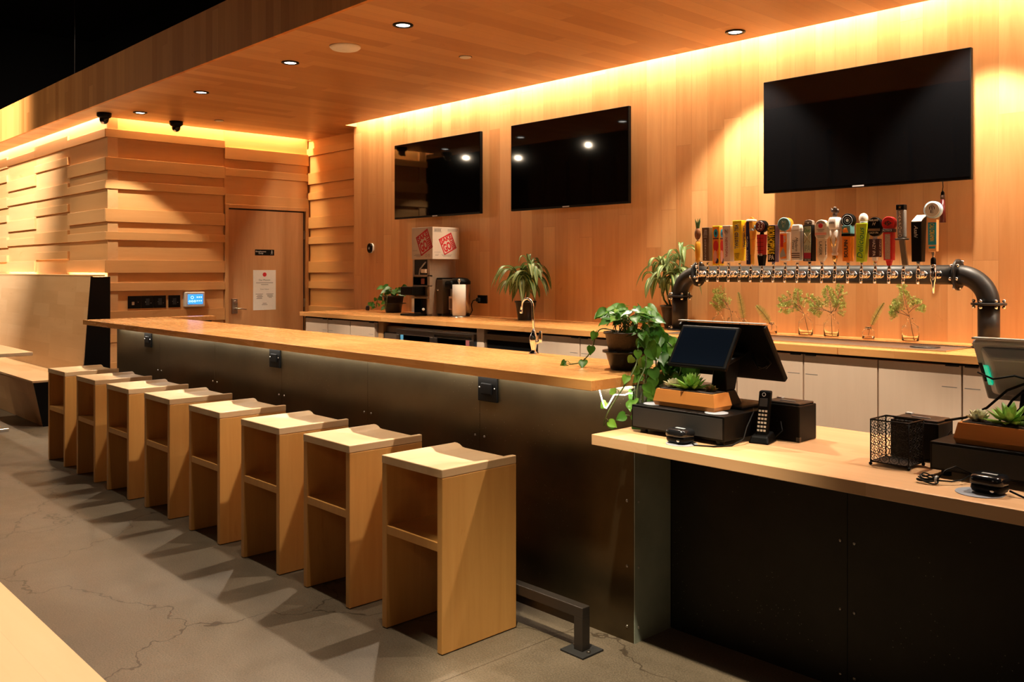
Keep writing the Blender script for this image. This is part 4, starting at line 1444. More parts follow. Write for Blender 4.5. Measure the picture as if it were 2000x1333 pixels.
MB().tube([(xl_ + rb, 0, zz), (xr_ - rb, 0, zz)], TR_, 36).build('horizontal_pipe', PIPE, tw)
MB().tube(arc(xl_ + rb, PI, PI / 2), TR_, 36).build('elbow', PIPE, tw)
MB().tube(arc(xr_ - rb, 0, PI / 2), TR_, 36).build('elbow', PIPE, tw)
for x in (xl_, xr_):
    MB().tube([(x, 0, .006), (x, 0, zz - rb)], TR_, 36).build('leg', PIPE, tw)
for x, kind in ((xl_, 'v'), (xr_, 'v'), (xl_ + rb, 'h'), (xr_ - rb, 'h'), (xl_, 'b'), (xr_, 'b')):
    m = MB()
    bl = MB()
    for q in range(6):
        a = 2 * PI * q / 6 + .3
        ca, sa = math.cos(a) * .071, math.sin(a) * .071
        if kind == 'h':
            for s_ in (-1, 1):
                bl.ball((x + s_ * .016, ca, zz + sa), .0095, n=10, m=7)
        else:
            z = (zz - rb) if kind == 'v' else .004
            for s_ in ((-1, 1) if kind == 'v' else (1,)):
                bl.ball((x + ca, sa, z + s_ * .016), .0095, n=10, m=7)
    if kind == 'h':
        m.cyl((x - .006, 0, zz), (x + .006, 0, zz), .085, n=40)
    elif kind == 'v':
        m.cyl((x, 0, zz - rb - .006), (x, 0, zz - rb + .006), .085, n=40)
    else:
        m.cyl((x, 0, 0), (x, 0, .008), .085, n=40)
    f = m.build('flange', PIPE, tw, bevel=.002)
    bl.build('acorn_nuts', CHROME, f)

dt_ = thing('drip_tray', 'long perforated steel drip tray set along the back counter under the taps', 'tray', (-2.65, 4.82, 1.07))
m = MB().box(-.90, .87, -.17, .17, .0, .004)
m.build('tray_plate', plain('tray_steel', (.30, .24, .20), .35, .9), dt_)
m = MB()
for i in range(150):
    x = -.88 + i * .0116
    m.box(x, x + .0055, -.160, -.148, .0042, .0046)
    m.box(x, x + .0055, .148, .160, .0042, .0046)
m.build('drain_slots', BLACKM, dt_)
MB().lathe([(.075, .0045), (.072, .010), (.01, .011)], (.70, 0, 0), n=30).build('glass_rinser', BLACKS, dt_)
MB().box(-.90, .87, -.172, -.167, 0, .007).box(-.90, .87, .167, .172, 0, .007).box(.865, .872, -.17, .17, 0, .007).build('rim', STAIN, dt_)


# taps: local origin on the pipe axis height, 0.12 m in front of the pipe centre
def tap_metal(t, stout=False):
    MB().cyl((0, .075, 0), (0, .02, 0), .013, n=16).lathe([(.020, .072), (.021, .058), (.014, .052)], (0, 0, 0), 'Y', 18).lathe([(.018, .044), (.021, .036), (.021, .024), (.012, .016)], (0, 0, 0), 'Y', 18).build('shank', CHROME, t)
    if not stout:
        MB().lathe([(.006, -.022), (.011, -.016), (.012, .012), (.009, .022), (.0075, .030)], n=16).build('faucet_body', CHROME, t)
        MB().tube([(0, .004, -.016), (0, -.004, -.024), (0, -.008, -.034), (0, -.006, -.050)], .0085, 12).build('spout', CHROME, t)
        MB().lathe([(.008, .026), (.0105, .034), (.007, .040), (.007, .05), (.009, .06), (.010, .075)], n=14).build('lever', CHROME, t)
    else:
        MB().lathe([(.005, -.100), (.007, -.098), (.010, -.045), (.016, -.03), (.0165, .032), (.012, .040), (.014, .046), (.014, .055)], n=18).build('faucet_body', CHROME, t)
        MB().lathe([(.013, .055), (.014, .062), (.013, .085), (.009, .092)], n=16).build('black_collar', BLACK, t)
        MB().lathe([(.006, .09), (.006, .100), (.009, .118), (.009, .126)], n=14).build('lever', CHROME, t)


def blk(mb, w0, w1, z0, z1, d0=None, d1=None, x=0, y=0, dx=0):
    """tapered block, width w0 at z0, w1 at z1"""
    d0 = d0 or w0
    d1 = d1 or w1
    return mb.hexa([(x - w0 / 2, y - d0 / 2, z0), (x + w0 / 2, y - d0 / 2, z0), (x + w0 / 2, y + d0 / 2, z0), (x - w0 / 2, y + d0 / 2, z0)],
                   [(x + dx - w1 / 2, y - d1 / 2, z1), (x + dx + w1 / 2, y - d1 / 2, z1), (x + dx + w1 / 2, y + d1 / 2, z1), (x + dx - w1 / 2, y + d1 / 2, z1)])


def disc(mb, r, z, y0, y1, x=0, n=32):
    return mb.lathe([(r * .93, y0), (r, y0 + (y1 - y0) * .1), (r, y1 - (y1 - y0) * .1), (r * .93, y1)], (x, 0, z), 'Y', n)


TAPX = [-3.459 + .0794 * i for i in range(20)]
taps = []


def new_tap(i, lab, stout=False):
    t = thing('beer_tap', lab, 'beer tap', (TAPX[i], 4.93, TZ))
    tap_metal(t, stout)
    return t


def FT(s, p, mat, x0, x1, z0, z1, y, **kw):     # text on the front face
    return text(s, p, mat, (x0, y, z0), (x1 - x0, 0, 0), (0, 0, z1 - z0), **kw)


def ST(s, p, mat, y0, y1, z0, z1, x, **kw):     # text on the right face
    return text(s, p, mat, (x, y0, z0), (0, y1 - y0, 0), (0, 0, z1 - z0), **kw)


# 1 pineapple
t = new_tap(0, 'beer tap with a small pineapple on an amber turned handle')
h = MB().lathe([(.012, .078), (.017, .084), (.013, .095), (.016, .11), (.018, .16), (.020, .195), (.014, .212), (.008, .218)], n=20).build('handle', AMBER, t)
MB().cyl((0, 0, .214), (0, 0, .226), .006).build('white_ferrule', CREAM, h)
MB().ball((0, 0, .264), .026, sc=(.9, .6, 1.55), n=16, m=12).build('pineapple_fruit', PINE, h)
m = MB()
for q in range(14):
    a = 2 * PI * q / 7 + q
    l_ = .075 - .002 * q
    m.hexa([(-.006 + .004 * math.cos(a), -.004, .292 + .002 * q), (.006 + .004 * math.cos(a), -.004, .292 + .002 * q), (.006 + .004 * math.cos(a), .004, .292), (-.006, .004, .292)],
           [(.020 * math.cos(a) - .001, .010 * math.sin(a), .292 + l_), (.020 * math.cos(a) + .001, .010 * math.sin(a), .292 + l_), (.020 * math.cos(a) + .001, .010 * math.sin(a) + .001, .292 + l_), (.020 * math.cos(a) - .001, .010 * math.sin(a) + .001, .292 + l_)])
m.build('pineapple_crown', PINEG, h)
# 2 kombucha
t = new_tap(1, 'beer tap with brown square handle lettered in pale stacked capitals')
h = blk(MB(), .048, .055, .085, .302).build('handle', BROWN, t, bevel=.002)
FT('KOMBUCHA', h, SILVER, -.006, .006, .092, .225, -.0285, stack=True, ls=.85)
FT('HARD', h, SILVER, -.012, .012, .236, .244, -.0285)
m = MB()
for q in range(5):
    m.box(-.015 + .002 * q, .015 - .001 * q, -.0284, -.0278, .252 + q * .008, .2545 + q * .008)
m.build('wavy_lines', SILVER, h)
# 3 colourful
t = new_tap(2, 'beer tap with yellow-edged box handle painted in red, pink and blue shapes')
h = blk(MB(), .052, .054, .056, .310).build('handle', YELL, t, bevel=.002)
for face in (0, 1):
    def fb(mb, a0, a1, z0, z1, k=.0005):
        if face == 0:
            mb.box(a0, a1, -.0272 - k, -.0268, z0, z1)
        else:
            mb.box(.0268, .0272 + k, a0, a1, z0, z1)
    def fe(mb, a, z, ra, rz_, k):
        pts = [(a + ra * math.cos(q), z + rz_ * math.sin(q)) for q in [2 * PI * j / 16 for j in range(16)]]
        if face == 0:
            mb.prism(pts, 'Y', -.0282 - k, -.0268)
        else:
            mb.prism(pts, 'X', .0268, .0282 + k)
    m = MB(); fb(m, -.021, .021, .066, .300); m.build('orange_ground', ORNG, h)
    m = MB(); fe(m, 0, .262, .016, .028, .0002); m.build('blue_flower', BLUE, h)
    m = MB(); fe(m, 0, .262, .006, .012, .0008); fb(m, -.021, .021, .224, .230, .0019); fe(m, .008, .085, .012, .018, .0005); m.build('dark_shapes', NAVY, h)
    m = MB(); fe(m, 0, .180, .019, .036, .0002); m.build('red_fruit', REDP, h)
    m = MB(); fe(m, -.004, .115, .014, .038, .0010); m.build('pink_leaf', PINKL, h)
# 4 newtopia
t = new_tap(3, 'beer tap with whitish square handle and dark red vertical lettering')
h = blk(MB(), .048, .060, .080, .309).build('handle', plain('pinkish_white_enamel', (.70, .58, .54), .4), t, bevel=.002)
FT('NEWTOPIA', h, MAROON, -.008, .010, .108, .232, -.0302, rot='cw')
FT('N', h, INK, -.008, .008, .262, .282, -.0302)
MB().tube([(.017 * math.cos(a), -.0298, .272 + .017 * math.sin(a)) for a in [2 * PI * i / 24 for i in range(24)]], .0009, 4, closed=True).build('ring', GREYINK, h)
# 5 twisted
t = new_tap(4, 'beer tap with tall yellow flared handle and black outlined slanting lettering')
h = blk(blk(MB(), .050, .056, .083, .16), .056, .066, .16, .338, x=0).build('handle', YELL, t, bevel=.003)
FT('TWISTED TEA', h, CREAM, -.017, .015, .158, .316, -.0335, rot='ccw', ext=.0012)
FT('TWISTED TEA', h, INK, -.014, .011, .160, .313, -.0352, rot='ccw', ext=.0012)
ST('TWISTED TEA', h, CREAM, -.015, .015, .165, .312, .0335, rot='ccw', ext=.0012)
ST('TWISTED TEA', h, INK, -.012, .012, .168, .309, .0350, rot='ccw', ext=.0012)
FT('HARD\nICED\nTEA', h, INK, -.016, .016, .098, .132, -.0290)
# 6 blue moon
t = new_tap(5, 'beer tap with orange and cream handle, dark blue front stripe and orange slice')
h = MB()
for (w0, w1, z0, z1) in [(.036, .038, .060, .12), (.038, .048, .12, .22), (.048, .062, .22, .285), (.062, .058, .285, .325), (.058, .040, .325, .338)]:
    blk(h, w0, w1, z0, z1, w0 * .9, w1 * .9)
h = h.build('handle', plain('orange_yellow_enamel', (.86, .42, .05), .35), t, bevel=.004)
m = MB()
for (w0, w1, z0, z1, a) in [(.030, .030, .061, .12, .018), (.026, .026, .12, .22, .0215), (.026, .024, .22, .285, .0275), (.024, .020, .285, .325, .0285)]:
    m.hexa([(-w0 / 2 - .004, -a - .001, z0), (w0 / 2 - .006, -a - .001, z0), (w0 / 2 - .006, -a + .008, z0), (-w0 / 2 - .004, -a + .008, z0)],
           [(-w1 / 2 - .004, -a - .002, z1), (w1 / 2 - .006, -a - .002, z1), (w1 / 2 - .006, -a + .008, z1), (-w1 / 2 - .004, -a + .008, z1)])
m.build('blue_stripe', NAVY, h)
FT('BLUE MOON', h, CREAM, -.010, .000, .085, .235, -.0300, stack=True, ls=.8)
MB().box(-.02, .03, -.029, .029, .326, .342).build('cream_top', CREAM, h, bevel=.008)
disc(MB(), .017, .340, -.006, .006, .006).build('orange_slice', ORNG, h)
disc(MB(), .016, .292, -.012, .0, .022).build('moon_emblem', LBLUE, h)
MB().hexa([(.012, -.034, .270), (.036, -.034, .270), (.036, -.02, .270), (.012, -.02, .270)], [(.018, -.034, .284), (.030, -.034, .284), (.030, -.02, .284), (.018, -.02, .284)]).build('silver_badge', SILVER, h)
# 7 thirty-three
t = new_tap(6, 'beer tap with round dark disc numbered 33 above a red and black handle')
h = blk(MB(), .030, .044, .052, .120).build('handle', BLACK, t, bevel=.002)
blk(MB(), .038, .046, .120, .245).build('red_section', REDP, h, bevel=.002)
m = MB()
for z in (.145, .17, .195, .22):
    m.box(-.023, .023, -.0235, -.0215, z, z + .002)
m.box(-.001, .001, -.0236, -.0215, .12, .245)
m.build('black_lines', BLACK, h)
blk(MB(), .020, .012, .245, .268).build('neck', BLACK, h)
d_ = disc(MB(), .038, .296, -.020, .018).build('disc', BLACK, h)
disc(MB(), .031, .296, -.0225, -.019).build('maroon_face', plain('maroon_face', (.13, .015, .012), .4), d_)
FT('33', d_, CREAM, -.019, .019, .276, .318, -.0230, shear=.2)
FT('PUB', h, CREAM, -.016, .016, .113, .127, -.0224)
# 8 yellow lettered ipa
t = new_tap(7, 'beer tap with handle of jagged yellow letters over black and purple')
h = blk(MB(), .048, .054, .075, .300).build('handle', PURP, t, bevel=.002)
MB().hexa([(-.0245, -.0256, .076), (.0245, -.0256, .076), (.0245, -.024, .076), (-.0245, -.024, .076)], [(-.027, -.0285, .299), (.027, -.0285, .299), (.027, -.026, .299), (-.027, -.026, .299)]).build('black_face', BLACK, h)
FT('AURORA', h, YELL, -.024, .024, .222, .296, -.0290, rot='cw', ext=.001, bold=.03)
FT('HOPPYALiS', h, YELL, -.024, .024, .124, .218, -.0290, rot='cw', ext=.001, bold=.03)
FT('IPA', h, CREAM, -.018, .018, .088, .118, -.0268)
# 9 teal disc
t = new_tap(8, 'beer tap with round teal disc backed in orange above an orange and red handle')
h = blk(MB(), .046, .050, .082, .255, .044, .046).build('handle', CREAM, t, bevel=.004)
blk(MB(), .040, .044, .095, .245, .047, .049).build('orange_panel', ORNG, h)
MB().box(-.018, .0, -.0252, -.024, .165, .24).build('red_patch', REDP, h)
MB().hexa([(-.02, -.0253, .10), (.018, -.0253, .11), (.018, -.024, .11), (-.02, -.024, .10)], [(-.02, -.0253, .125), (.0, -.0253, .16), (.0, -.024, .16), (-.02, -.024, .125)]).build('grey_swirl', GREYP, h)
text('IPA', h, LBLUE, (.002, -.0256, .19), (.014, 0, 0), (0, 0, .04), rot='cw')
MB().cyl((0, 0, .25), (0, 0, .272), .006).build('post', CHROME, h)
d_ = disc(MB(), .041, .303, -.006, .030).build('disc_back', ORNG, h)
disc(MB(), .041, .303, -.020, -.006).build('disc_face', TEAL, d_)
FT('M', d_, SAGE, -.012, .012, .303, .322, -.0208)
FT('E', d_, SAGE, -.007, .007, .284, .300, -.0208)
# 10 modern times
t = new_tap(9, 'beer tap with plain white rounded handle, script lettering and three brown stripes')
h = blk(blk(MB(), .056, .062, .082, .265, .040, .044), .062, .048, .265, .298, .044, .04).build('handle', CREAM, t, bevel=.006, seg=3)
m = MB()
for z in (.098, .110, .122):
    m.box(-.0262, .0262, -.0216, -.0195, z, z + .006)
m.build('brown_stripes', BROWN, h)
FT('Modern', h, INK, -.002, .016, .138, .222, -.0222, rot='cw', shear=.4)
FT('Times', h, INK, -.022, -.006, .150, .205, -.0222, rot='cw', shear=.4)
# 11 ipa X
t = new_tap(10, 'beer tap with black framed panel handle showing a crossed X and grey letters')
h = blk(MB(), .056, .056, .078, .292, .050, .050).build('handle', BLACK, t, bevel=.002)
MB().box(-.022, .022, -.0262, -.0245, .092, .285).build('pale_panel', SAGE, h)
MB().box(-.022, .022, -.0270, -.0255, .094, .128).build('maroon_block', MAROON, h)
m = MB()
m.tube([(-.02, -.0272, .185), (.02, -.0272, .245)], .0022, 6).tube([(.02, -.0272, .185), (-.02, -.0272, .245)], .0022, 6)
m.build('crossed_bars', plain('olive_brown', (.20, .13, .04), .5), h)
FT('IPA', h, plain('grey_teal_ink', (.16, .22, .20), .5), -.018, .018, .136, .172, -.0272)
FT('Duet', h, DGREEN, -.019, .019, .250, .272, -.0272, shear=.3)
pl_ = MB().prism([(-.026, .294), (.026, .294), (.026, .314), (.018, .320), (0, .324), (-.018, .320), (-.026, .314)], 'Y', -.018, .012).build('arched_top_plate', plain('weathered_grey', (.20, .15, .12), .6), h, bevel=.002)
MB().box(-.020, .020, -.0186, -.017, .307, .309).box(-.016, .016, -.0186, -.017, .311, .3125).ball((0, -.018, .303), .003, n=8, m=6).build('plate_print', SILVER, pl_)
MB().box(-.020, -.004, -.0258, -.024, .083, .087).box(0, .020, -.0258, -.024, .083, .087).build('foot_print', SILVER, h)
# 12 harland lager
t = new_tap(11, 'beer tap with cream oval plate bearing a red dot above a beige handle')
h = blk(MB(), .024, .044, .078, .10, .02, .036).build('handle', BEIGE, t)
blk(MB(), .044, .044, .10, .205, .036, .036).build('beige_column', BEIGE, h, bevel=.002)
FT('LAGER', h, INK, -.009, .009, .112, .192, -.0186, rot='cw')
ST('LAGER', h, INK, -.008, .008, .112, .192, .0226, rot='cw')
d_ = MB().prism(pill(.076, .200, .320), 'Y', -.018, .022, smooth=True).build('oval_plate', plain('cream_plate', (.74, .68, .54), .4), h, bevel=.003)
disc(MB(), .014, .285, -.0195, -.017).build('red_dot', RED, d_)
text('HARLAND', d_, INK, (-.026, -.0185, .297), (.052, 0, 0), (0, 0, .012))
MB().box(-.036, .036, -.0188, -.017, .231, .245).build('pink_band', PINKL, d_)
m = MB()
for (a, z) in ((.024, .262), (.018, .254), (.026, .224), (.02, .216)):
    m.box(-a, a, -.0188, -.017, z, z + .002)
m.build('fine_lines', INK, d_)
# 13 modelo
t = new_tap(12, 'beer tap with white faceted lantern-shaped handle, gold relief and dark carved finial')
h = MB().lathe([(.008, .076), (.016, .100), (.014, .110), (.018, .116), (.018, .125), (.012, .130), (.020, .17), (.028, .22), (.030, .245), (.026, .262)], n=20).build('handle', CREAM, t)
MB().lathe([(.009, .070), (.017, .096), (.0165, .108), (.010, .114)], n=18).build('gold_foot', GOLD, h)
MB().lathe([(.032, .262), (.040, .275), (.040, .320), (.034, .330), (.01, .333)], n=6).build('lantern_head', CREAM, h, bevel=.002)
MB().tube([(-.008, -.022, .24), (-.014, -.024, .20), (-.004, -.021, .16)], .004, 8).tube([(.008, -.024, .24), (.016, -.018, .20), (.008, -.017, .16)], .004, 8).build('gold_relief', GOLD, h)
FT('Modelo', h, INK, -.028, .014, .292, .308, -.0375)
m = MB().ball((0, 0, .346), .014, sc=(1, .8, 1.2)).ball((-.012, -.002, .370), .012, sc=(1, .8, .9)).ball((.012, .004, .368), .013, sc=(.9, .8, 1.1)).ball((0, 0, .384), .010)
m.cyl((-.010, 0, .37), (-.022, -.004, .385), .005, .003)
m.build('carved_finial', plain('dark_bronze', (.06, .035, .025), .4, .4), h)
# 14 sculpin
t = new_tap(13, 'beer tap with orange handle, teal fish block and black round badge on top')
h = blk(MB(), .048, .052, .075, .222, .044, .046).build('handle', ORNG, t, bevel=.003)
text('SCULPIN', h, INK, (-.012, -.0245, .098), (.022, 0, 0), (0, 0, .100), rot='ccw', bold=.03)
b_ = MB().box(-.026, .026, -.026, .026, .232, .280).build('teal_block', TEAL, h, bevel=.002)
MB().box(-.027, .027, -.026, .026, .220, .234).build('black_band', BLACK, h)
MB().hexa([(-.018, -.0275, .240), (.014, -.0275, .240), (.014, -.025, .240), (-.018, -.025, .240)], [(-.02, -.0275, .258), (.004, -.0275, .268), (.004, -.025, .268), (-.02, -.025, .258)]).ball((-.004, -.025, .258), .011, sc=(1, .3, .8)).build('orange_fish', ORNG, b_)
d_ = disc(MB(), .040, .310, -.010, .022).build('round_badge', BLACK, h)
MB().tube([(.030 * math.cos(a), -.0105, .310 + .030 * math.sin(a)) for a in [2 * PI * i / 28 for i in range(28)]], .0015, 4, closed=True).tube([(.018 * math.cos(a), -.0105, .310 + .018 * math.sin(a)) for a in [2 * PI * i / 24 for i in range(24)]], .0012, 4, closed=True).ball((0, -.010, .310), .010, sc=(1, .3, 1), n=7, m=5).build('silver_rings', SILVER, d_)
# 15 delicious
t = new_tap(14, 'beer tap with lime green slanting handle and dark green script')
h = blk(MB(), .046, .066, .072, .290, .040, .052, dx=.012).build('handle', LIME, t, bevel=.003)
tx = text('Delicious', h, DGREEN, (-.012, -.0300, .092), (.032, 0, 0), (.012, -.004, .175), rot='ccw', shear=.3, ext=.001)
MB().ball((.014, -.004, .318), .026, sc=(1, .8, 1.15), n=16, m=12).build('white_knob', CREAM, h)
MB().lathe([(.016, .286), (.022, .300)], (.014, -.002, 0), n=14).build('knob_base', GREYP, h)
# 16 hazy ipa
t = new_tap(15, 'beer tap with black oval plate lettered in tan above a dark brown block')
h = blk(MB(), .020, .030, .078, .098, .018, .026).build('handle', CREAM, t)
blk(MB(), .054, .054, .098, .200, .046, .046).build('brown_block', plain('dark_maroon_brown', (.045, .012, .012), .5), h, bevel=.002)
FT('HAZY IPA', h, CREAM, -.004, .012, .104, .194, -.0238, rot='cw')
ST('HAZY IPA', h, CREAM, -.008, .008, .104, .194, .0278, rot='cw')
MB().cyl((0, 0, .2), (0, 0, .222), .012).build('neck', CREAM, h)
d_ = MB().prism(pill(.074, .214, .322), 'Y', -.016, .022, smooth=True).build('oval_plate', BLACK, h, bevel=.003)
FT('HARLAND', d_, BEIGE, -.026, .026, .299, .310, -.0165)
FT('H', d_, BEIGE, -.010, .010, .276, .293, -.0165, shear=.4)
FT('HAZY IPA', d_, BEIGE, -.026, .026, .229, .239, -.0165)
MB().box(-.034, .034, -.0168, -.015, .244, .258).build('tan_band', plain('tan_band', (.20, .13, .07), .5), d_)
# 17 red
t = new_tap(16, 'beer tap with red round crest and red handle with woven grey inlay')
h = blk(MB(), .018, .030, .050, .080, .016, .026).build('handle', REDP, t)
blk(MB(), .048, .052, .080, .235, .040, .042).build('red_column', REDP, h, bevel=.002)
MB().box(-.015, .015, -.0225, -.018, .085, .225).build('woven_inlay', plain('woven_grey', (.35, .28, .25), .6, noise=.8, nscale=300), h)
b_ = MB().box(-.030, .030, -.026, .024, .236, .254).build('dark_band', plain('dark_band', (.04, .02, .02), .5), h, bevel=.002)
FT('AZTECS', b_, SILVER, -.026, .026, .240, .250, -.0264)
d_ = disc(MB(), .038, .284, -.014, .022).build('crest', REDP, h)
FT('S', d_, INK, -.008, .008, .272, .298, -.0150)
FT('D', d_, INK, -.018, .018, .276, .294, -.0146)
MB().box(-.026, .026, -.0148, -.013, .2835, .2865).build('crest_bar', INK, d_)
# 18 sword
t = new_tap(17, 'beer tap shaped like a sword with wrapped grip, black cap and steel blade')
h = blk(MB(), .030, .030, .050, .190, .020, .020, x=.010, dx=-.018).build('blade', STAIN, t, bevel=.003)
MB().lathe([(.034, .190), (.038, .193), (.038, .198), (.034, .200)], (-.010, 0, 0), n=32).build('guard', BLACKS, h)
g_ = blk(MB(), .042, .046, .200, .358, .036, .038, x=-.008, dx=-.004).build('grip', plain('wrapped_grey_grip', (.20, .18, .16), .6, noise=.7, nscale=260), h, bevel=.008)
MB().box(-.035, .011, -.020, .020, .355, .385).build('cap', BLACK, g_, bevel=.004)
text('SAPPORO', g_, CREAM, (-.020, -.0196, .206), (.018, 0, 0), (-.003, 0, .142), stack=True, ls=.85, ext=.0008)
m = MB()
st_ = []
for q in range(10):
    rr = .011 if q % 2 == 0 else .0045
    a = PI / 2 + q * PI / 5
    st_.append((-.012 + rr * math.cos(a), .370 + rr * math.sin(a)))
m.prism(st_, 'Y', -.0212, -.0198)
m.build('gold_star', GOLD, g_)
# 19 asahi
t = new_tap(18, 'beer tap with large black block handle and slanted white top')
h = MB().hexa([(-.026, -.026, .070), (.026, -.026, .070), (.026, .026, .070), (-.026, .026, .070)], [(-.028, -.030, .285), (.028, -.030, .285), (.034, .030, .322), (-.022, .030, .322)]).build('handle', BLACK, t, bevel=.003)
MB().hexa([(-.0265, -.0285, .285), (.0265, -.0285, .285), (.0325, .0285, .3205), (-.0205, .0285, .3205)], [(-.0265, -.0285, .290), (.0265, -.0285, .290), (.0325, .0285, .326), (-.0205, .0285, .326)]).build('white_top', WHITE, h, bevel=.004)
FT('Asahi', h, SILVER, -.010, .010, .200, .266, -.0302, rot='cw', shear=.3)
# 20 blue column, nitro faucet
t = new_tap(19, 'nitro beer tap with pale blue round badge above a bright blue column, rightmost tap', True)
h = blk(MB(), .044, .046, .125, .295, .030, .032).build('handle', plain('pale_wood_block', (.75, .42, .17), .5), t, bevel=.003)
blk(MB(), .043, .044, .160, .280, .034, .036).build('blue_column', BLUE, h, bevel=.002)
FT('CALI', h, YELL, -.012, .012, .246, .274, -.0186, rot='cw', ext=.001)
FT('CREAMIN', h, YELL, -.012, .012, .180, .240, -.0186, rot='cw', ext=.001)
MB().box(-.018, .016, -.0166, -.014, .140, .152).build('blue_logo_strip', BLUE, h, bevel=.002)
d_ = disc(MB(), .046, .348, -.016, .016).build('badge', LBLUE, h)
disc(MB(), .040, .348, -.0185, -.014).build('badge_face', plain('badge_pale_grey', (.62, .64, .62), .4), d_)
FT('m', d_, INK, -.014, .014, .349, .366, -.0190)
FT('E', d_, INK, -.008, .008, .330, .346, -.0190)
MB().box(-.010, .010, -.0195, -.018, .3685, .3705).box(-.001, .001, -.0195, -.018, .370, .378).build('badge_roof', INK, d_)

# ------------------------------------------------------------------ chrome faucet on the bar
t = thing('water_faucet', 'chrome gooseneck water faucet standing at the back edge of the bar', 'faucet', (-3.175, 3.135, 1.062))
MB().lathe([(.026, 0), (.026, .006), (.012, .016), (.012, .022), (.020, .060), (.022, .085), (.013, .105), (.010, .112), (.011, .118)], n=24).build('body', CHROME, t)
pts = [(0, 0, .11), (-.004, 0, .18), (-.006, 0, .225)]
for q in range(0, 11):
    a = PI * q / 10
    pts.append((-.006 - .040 + .040 * math.cos(a), -.0, .238 + .037 * math.sin(a)))
pts.append((-.090, 0, .205))
MB().tube(pts, .0058, 12).build('gooseneck', CHROME, t)
MB().cyl((-.089, 0, .216), (-.0905, 0, .200), .0075).build('aerator', CHROME, t)
MB().tube([(.015, 0, .055), (.035, 0, .062), (.048, 0, .075)], .007, 10).lathe([(.007, .060), (.010, .075), (.008, .09), (.0085, .108), (.006, .118)], (.048, 0, 0), n=14).build('lever', CHROME, t)

# ------------------------------------------------------------------ registers
def planter(loc, lab, w_, rz=0, succ=1):
    t = thing('planter_box', lab, 'planter', loc, rz)
    a, b, h = w_ / 2, .057, .062
    MB().hexa([(-a + .006, -b + .006, 0), (a - .006, -b + .006, 0), (a - .006, b - .006, 0), (-a + .006, b - .006, 0)], [(-a, -b, .016), (a, -b, .016), (a, b, .016), (-a, b, .016)]).hexa([(-a, -b, .016), (a, -b, .016), (a, b, .016), (-a, b, .016)], [(-a + .010, -b + .008, h), (a - .010, -b + .008, h), (a - .010, b - .008, h), (-a + .010, b - .008, h)]).build('box', W_PLANT, t)
    MB().box(-a + .02, a - .02, -b + .015, b - .015, h - .002, h + .003).build('soil', SOIL, t)
    return t


def rosette(mb, c, n, ln, w_, rows, seed=0, up0=.3, up1=1.2, th=.3):
    rn = random.Random(seed)
    for r in range(rows):
        f = r / max(1, rows - 1)
        for k in range(n):
            a = 2 * PI * (k + .5 * (r % 2)) / n + rn.uniform(-.12, .12)
            el = up0 + (up1 - up0) * f + rn.uniform(-.1, .1)
            l_ = ln * (1 - .25 * f) * rn.uniform(.85, 1.1)
            d = Vector((math.cos(a) * math.cos(el), math.sin(a) * math.cos(el), math.sin(el)))
            s = d.cross(Vector((0, 0, 1))).normalized()
            u = s.cross(d)
            p = Vector(c)
            wv = w_ * rn.uniform(.85, 1.1)
            V = [p, p + d * l_ * .45 + s * wv * .5 + u * wv * .12, p + d * l_ * .8 + s * wv * .32 + u * wv * .16, p + d * l_ + u * .05 * l_, p + d * l_ * .8 - s * wv * .32 + u * wv * .16, p + d * l_ * .45 - s * wv * .5 + u * wv * .12, p + d * l_ * .5 - u * wv * th]
            mb.add(V, [(0, 1, 2, 3, 4, 5)[::-1], (0, 6, 1), (1, 6, 2), (2, 6, 3), (3, 6, 4), (4, 6, 5), (5, 6, 0)], False, rn.uniform(0, 1))


def succulents(t, side=1):
    z = .064
    x = lambda q: q * side
    a = thing('succulent', 'dusty pale rosette succulent at the left of the ' + t, 'succulent')
    return a


zd = .9655
dw = thing('cash_drawer', 'black cash drawer under the left register and planter box', 'cash drawer', (-1.983, 2.69, .86))
MB().box(-.207, .207, 0, .41, .018, zd - .86).build('casing', BLACK, dw, bevel=.002)
MB().box(-.200, .200, -.002, .002, .024, zd - .86 - .008).build('drawer_front', BLACKM, dw, bevel=.001)
for x in (-.17, .17):
    for y in (.03, .38):
        MB().cyl((x, y, 0), (x, y, .02), .014).build('foot', BLACKM, dw)
tag(MB().lathe([(.042, 0), (.042, .002)], n=32).build('round_pad', CONC_PAD, None, loc=(-2.135, 2.76, zd)), 'round grey pad at the left end of the left cash drawer', 'pad')
tag(MB().lathe([(.042, 0), (.042, .002)], n=32).build('round_pad', CONC_PAD, None, loc=(-1.845, 2.745, zd)), 'round grey pad on the right corner of the left cash drawer', 'pad')

planter((-1.985, 2.792, zd + .002), 'orange-brown wooden planter box on the left cash drawer', .275)


def succ_set(cx, cy, z, where, sgn=1):
    for (nm, dx, lab, args, mat) in [
        ('succulent', -.085, 'dusty pale rosette succulent at the left end of the ' + where, (7, .042, .022, 4, 1, .35, 1.25), LEAF_W),
        ('succulent', .0, 'bright green spiky succulent in the middle of the ' + where, (8, .080, .022, 4, 2, .15, 1.25), LEAF_S),
        ('succulent', .085, 'small dark reddish succulent at the right end of the ' + where, (8, .030, .018, 4, 3, .3, 1.3), LEAF_R)]:
        n, ln, w_, rows, sd, u0, u1 = args
        t = thing(nm, lab, 'succulent', (cx + dx, cy, z))
        m = MB()
        rosette(m, (0, 0, .004), n, ln, w_, rows, sd + int(cx * 10), u0, u1)
        m.build('rosette', mat, t)
        MB().cyl((0, 0, -.004), (0, 0, .008), .005).build('stem', STEMM, t)


succ_set(-1.985, 2.792, zd + .067, 'left planter box')

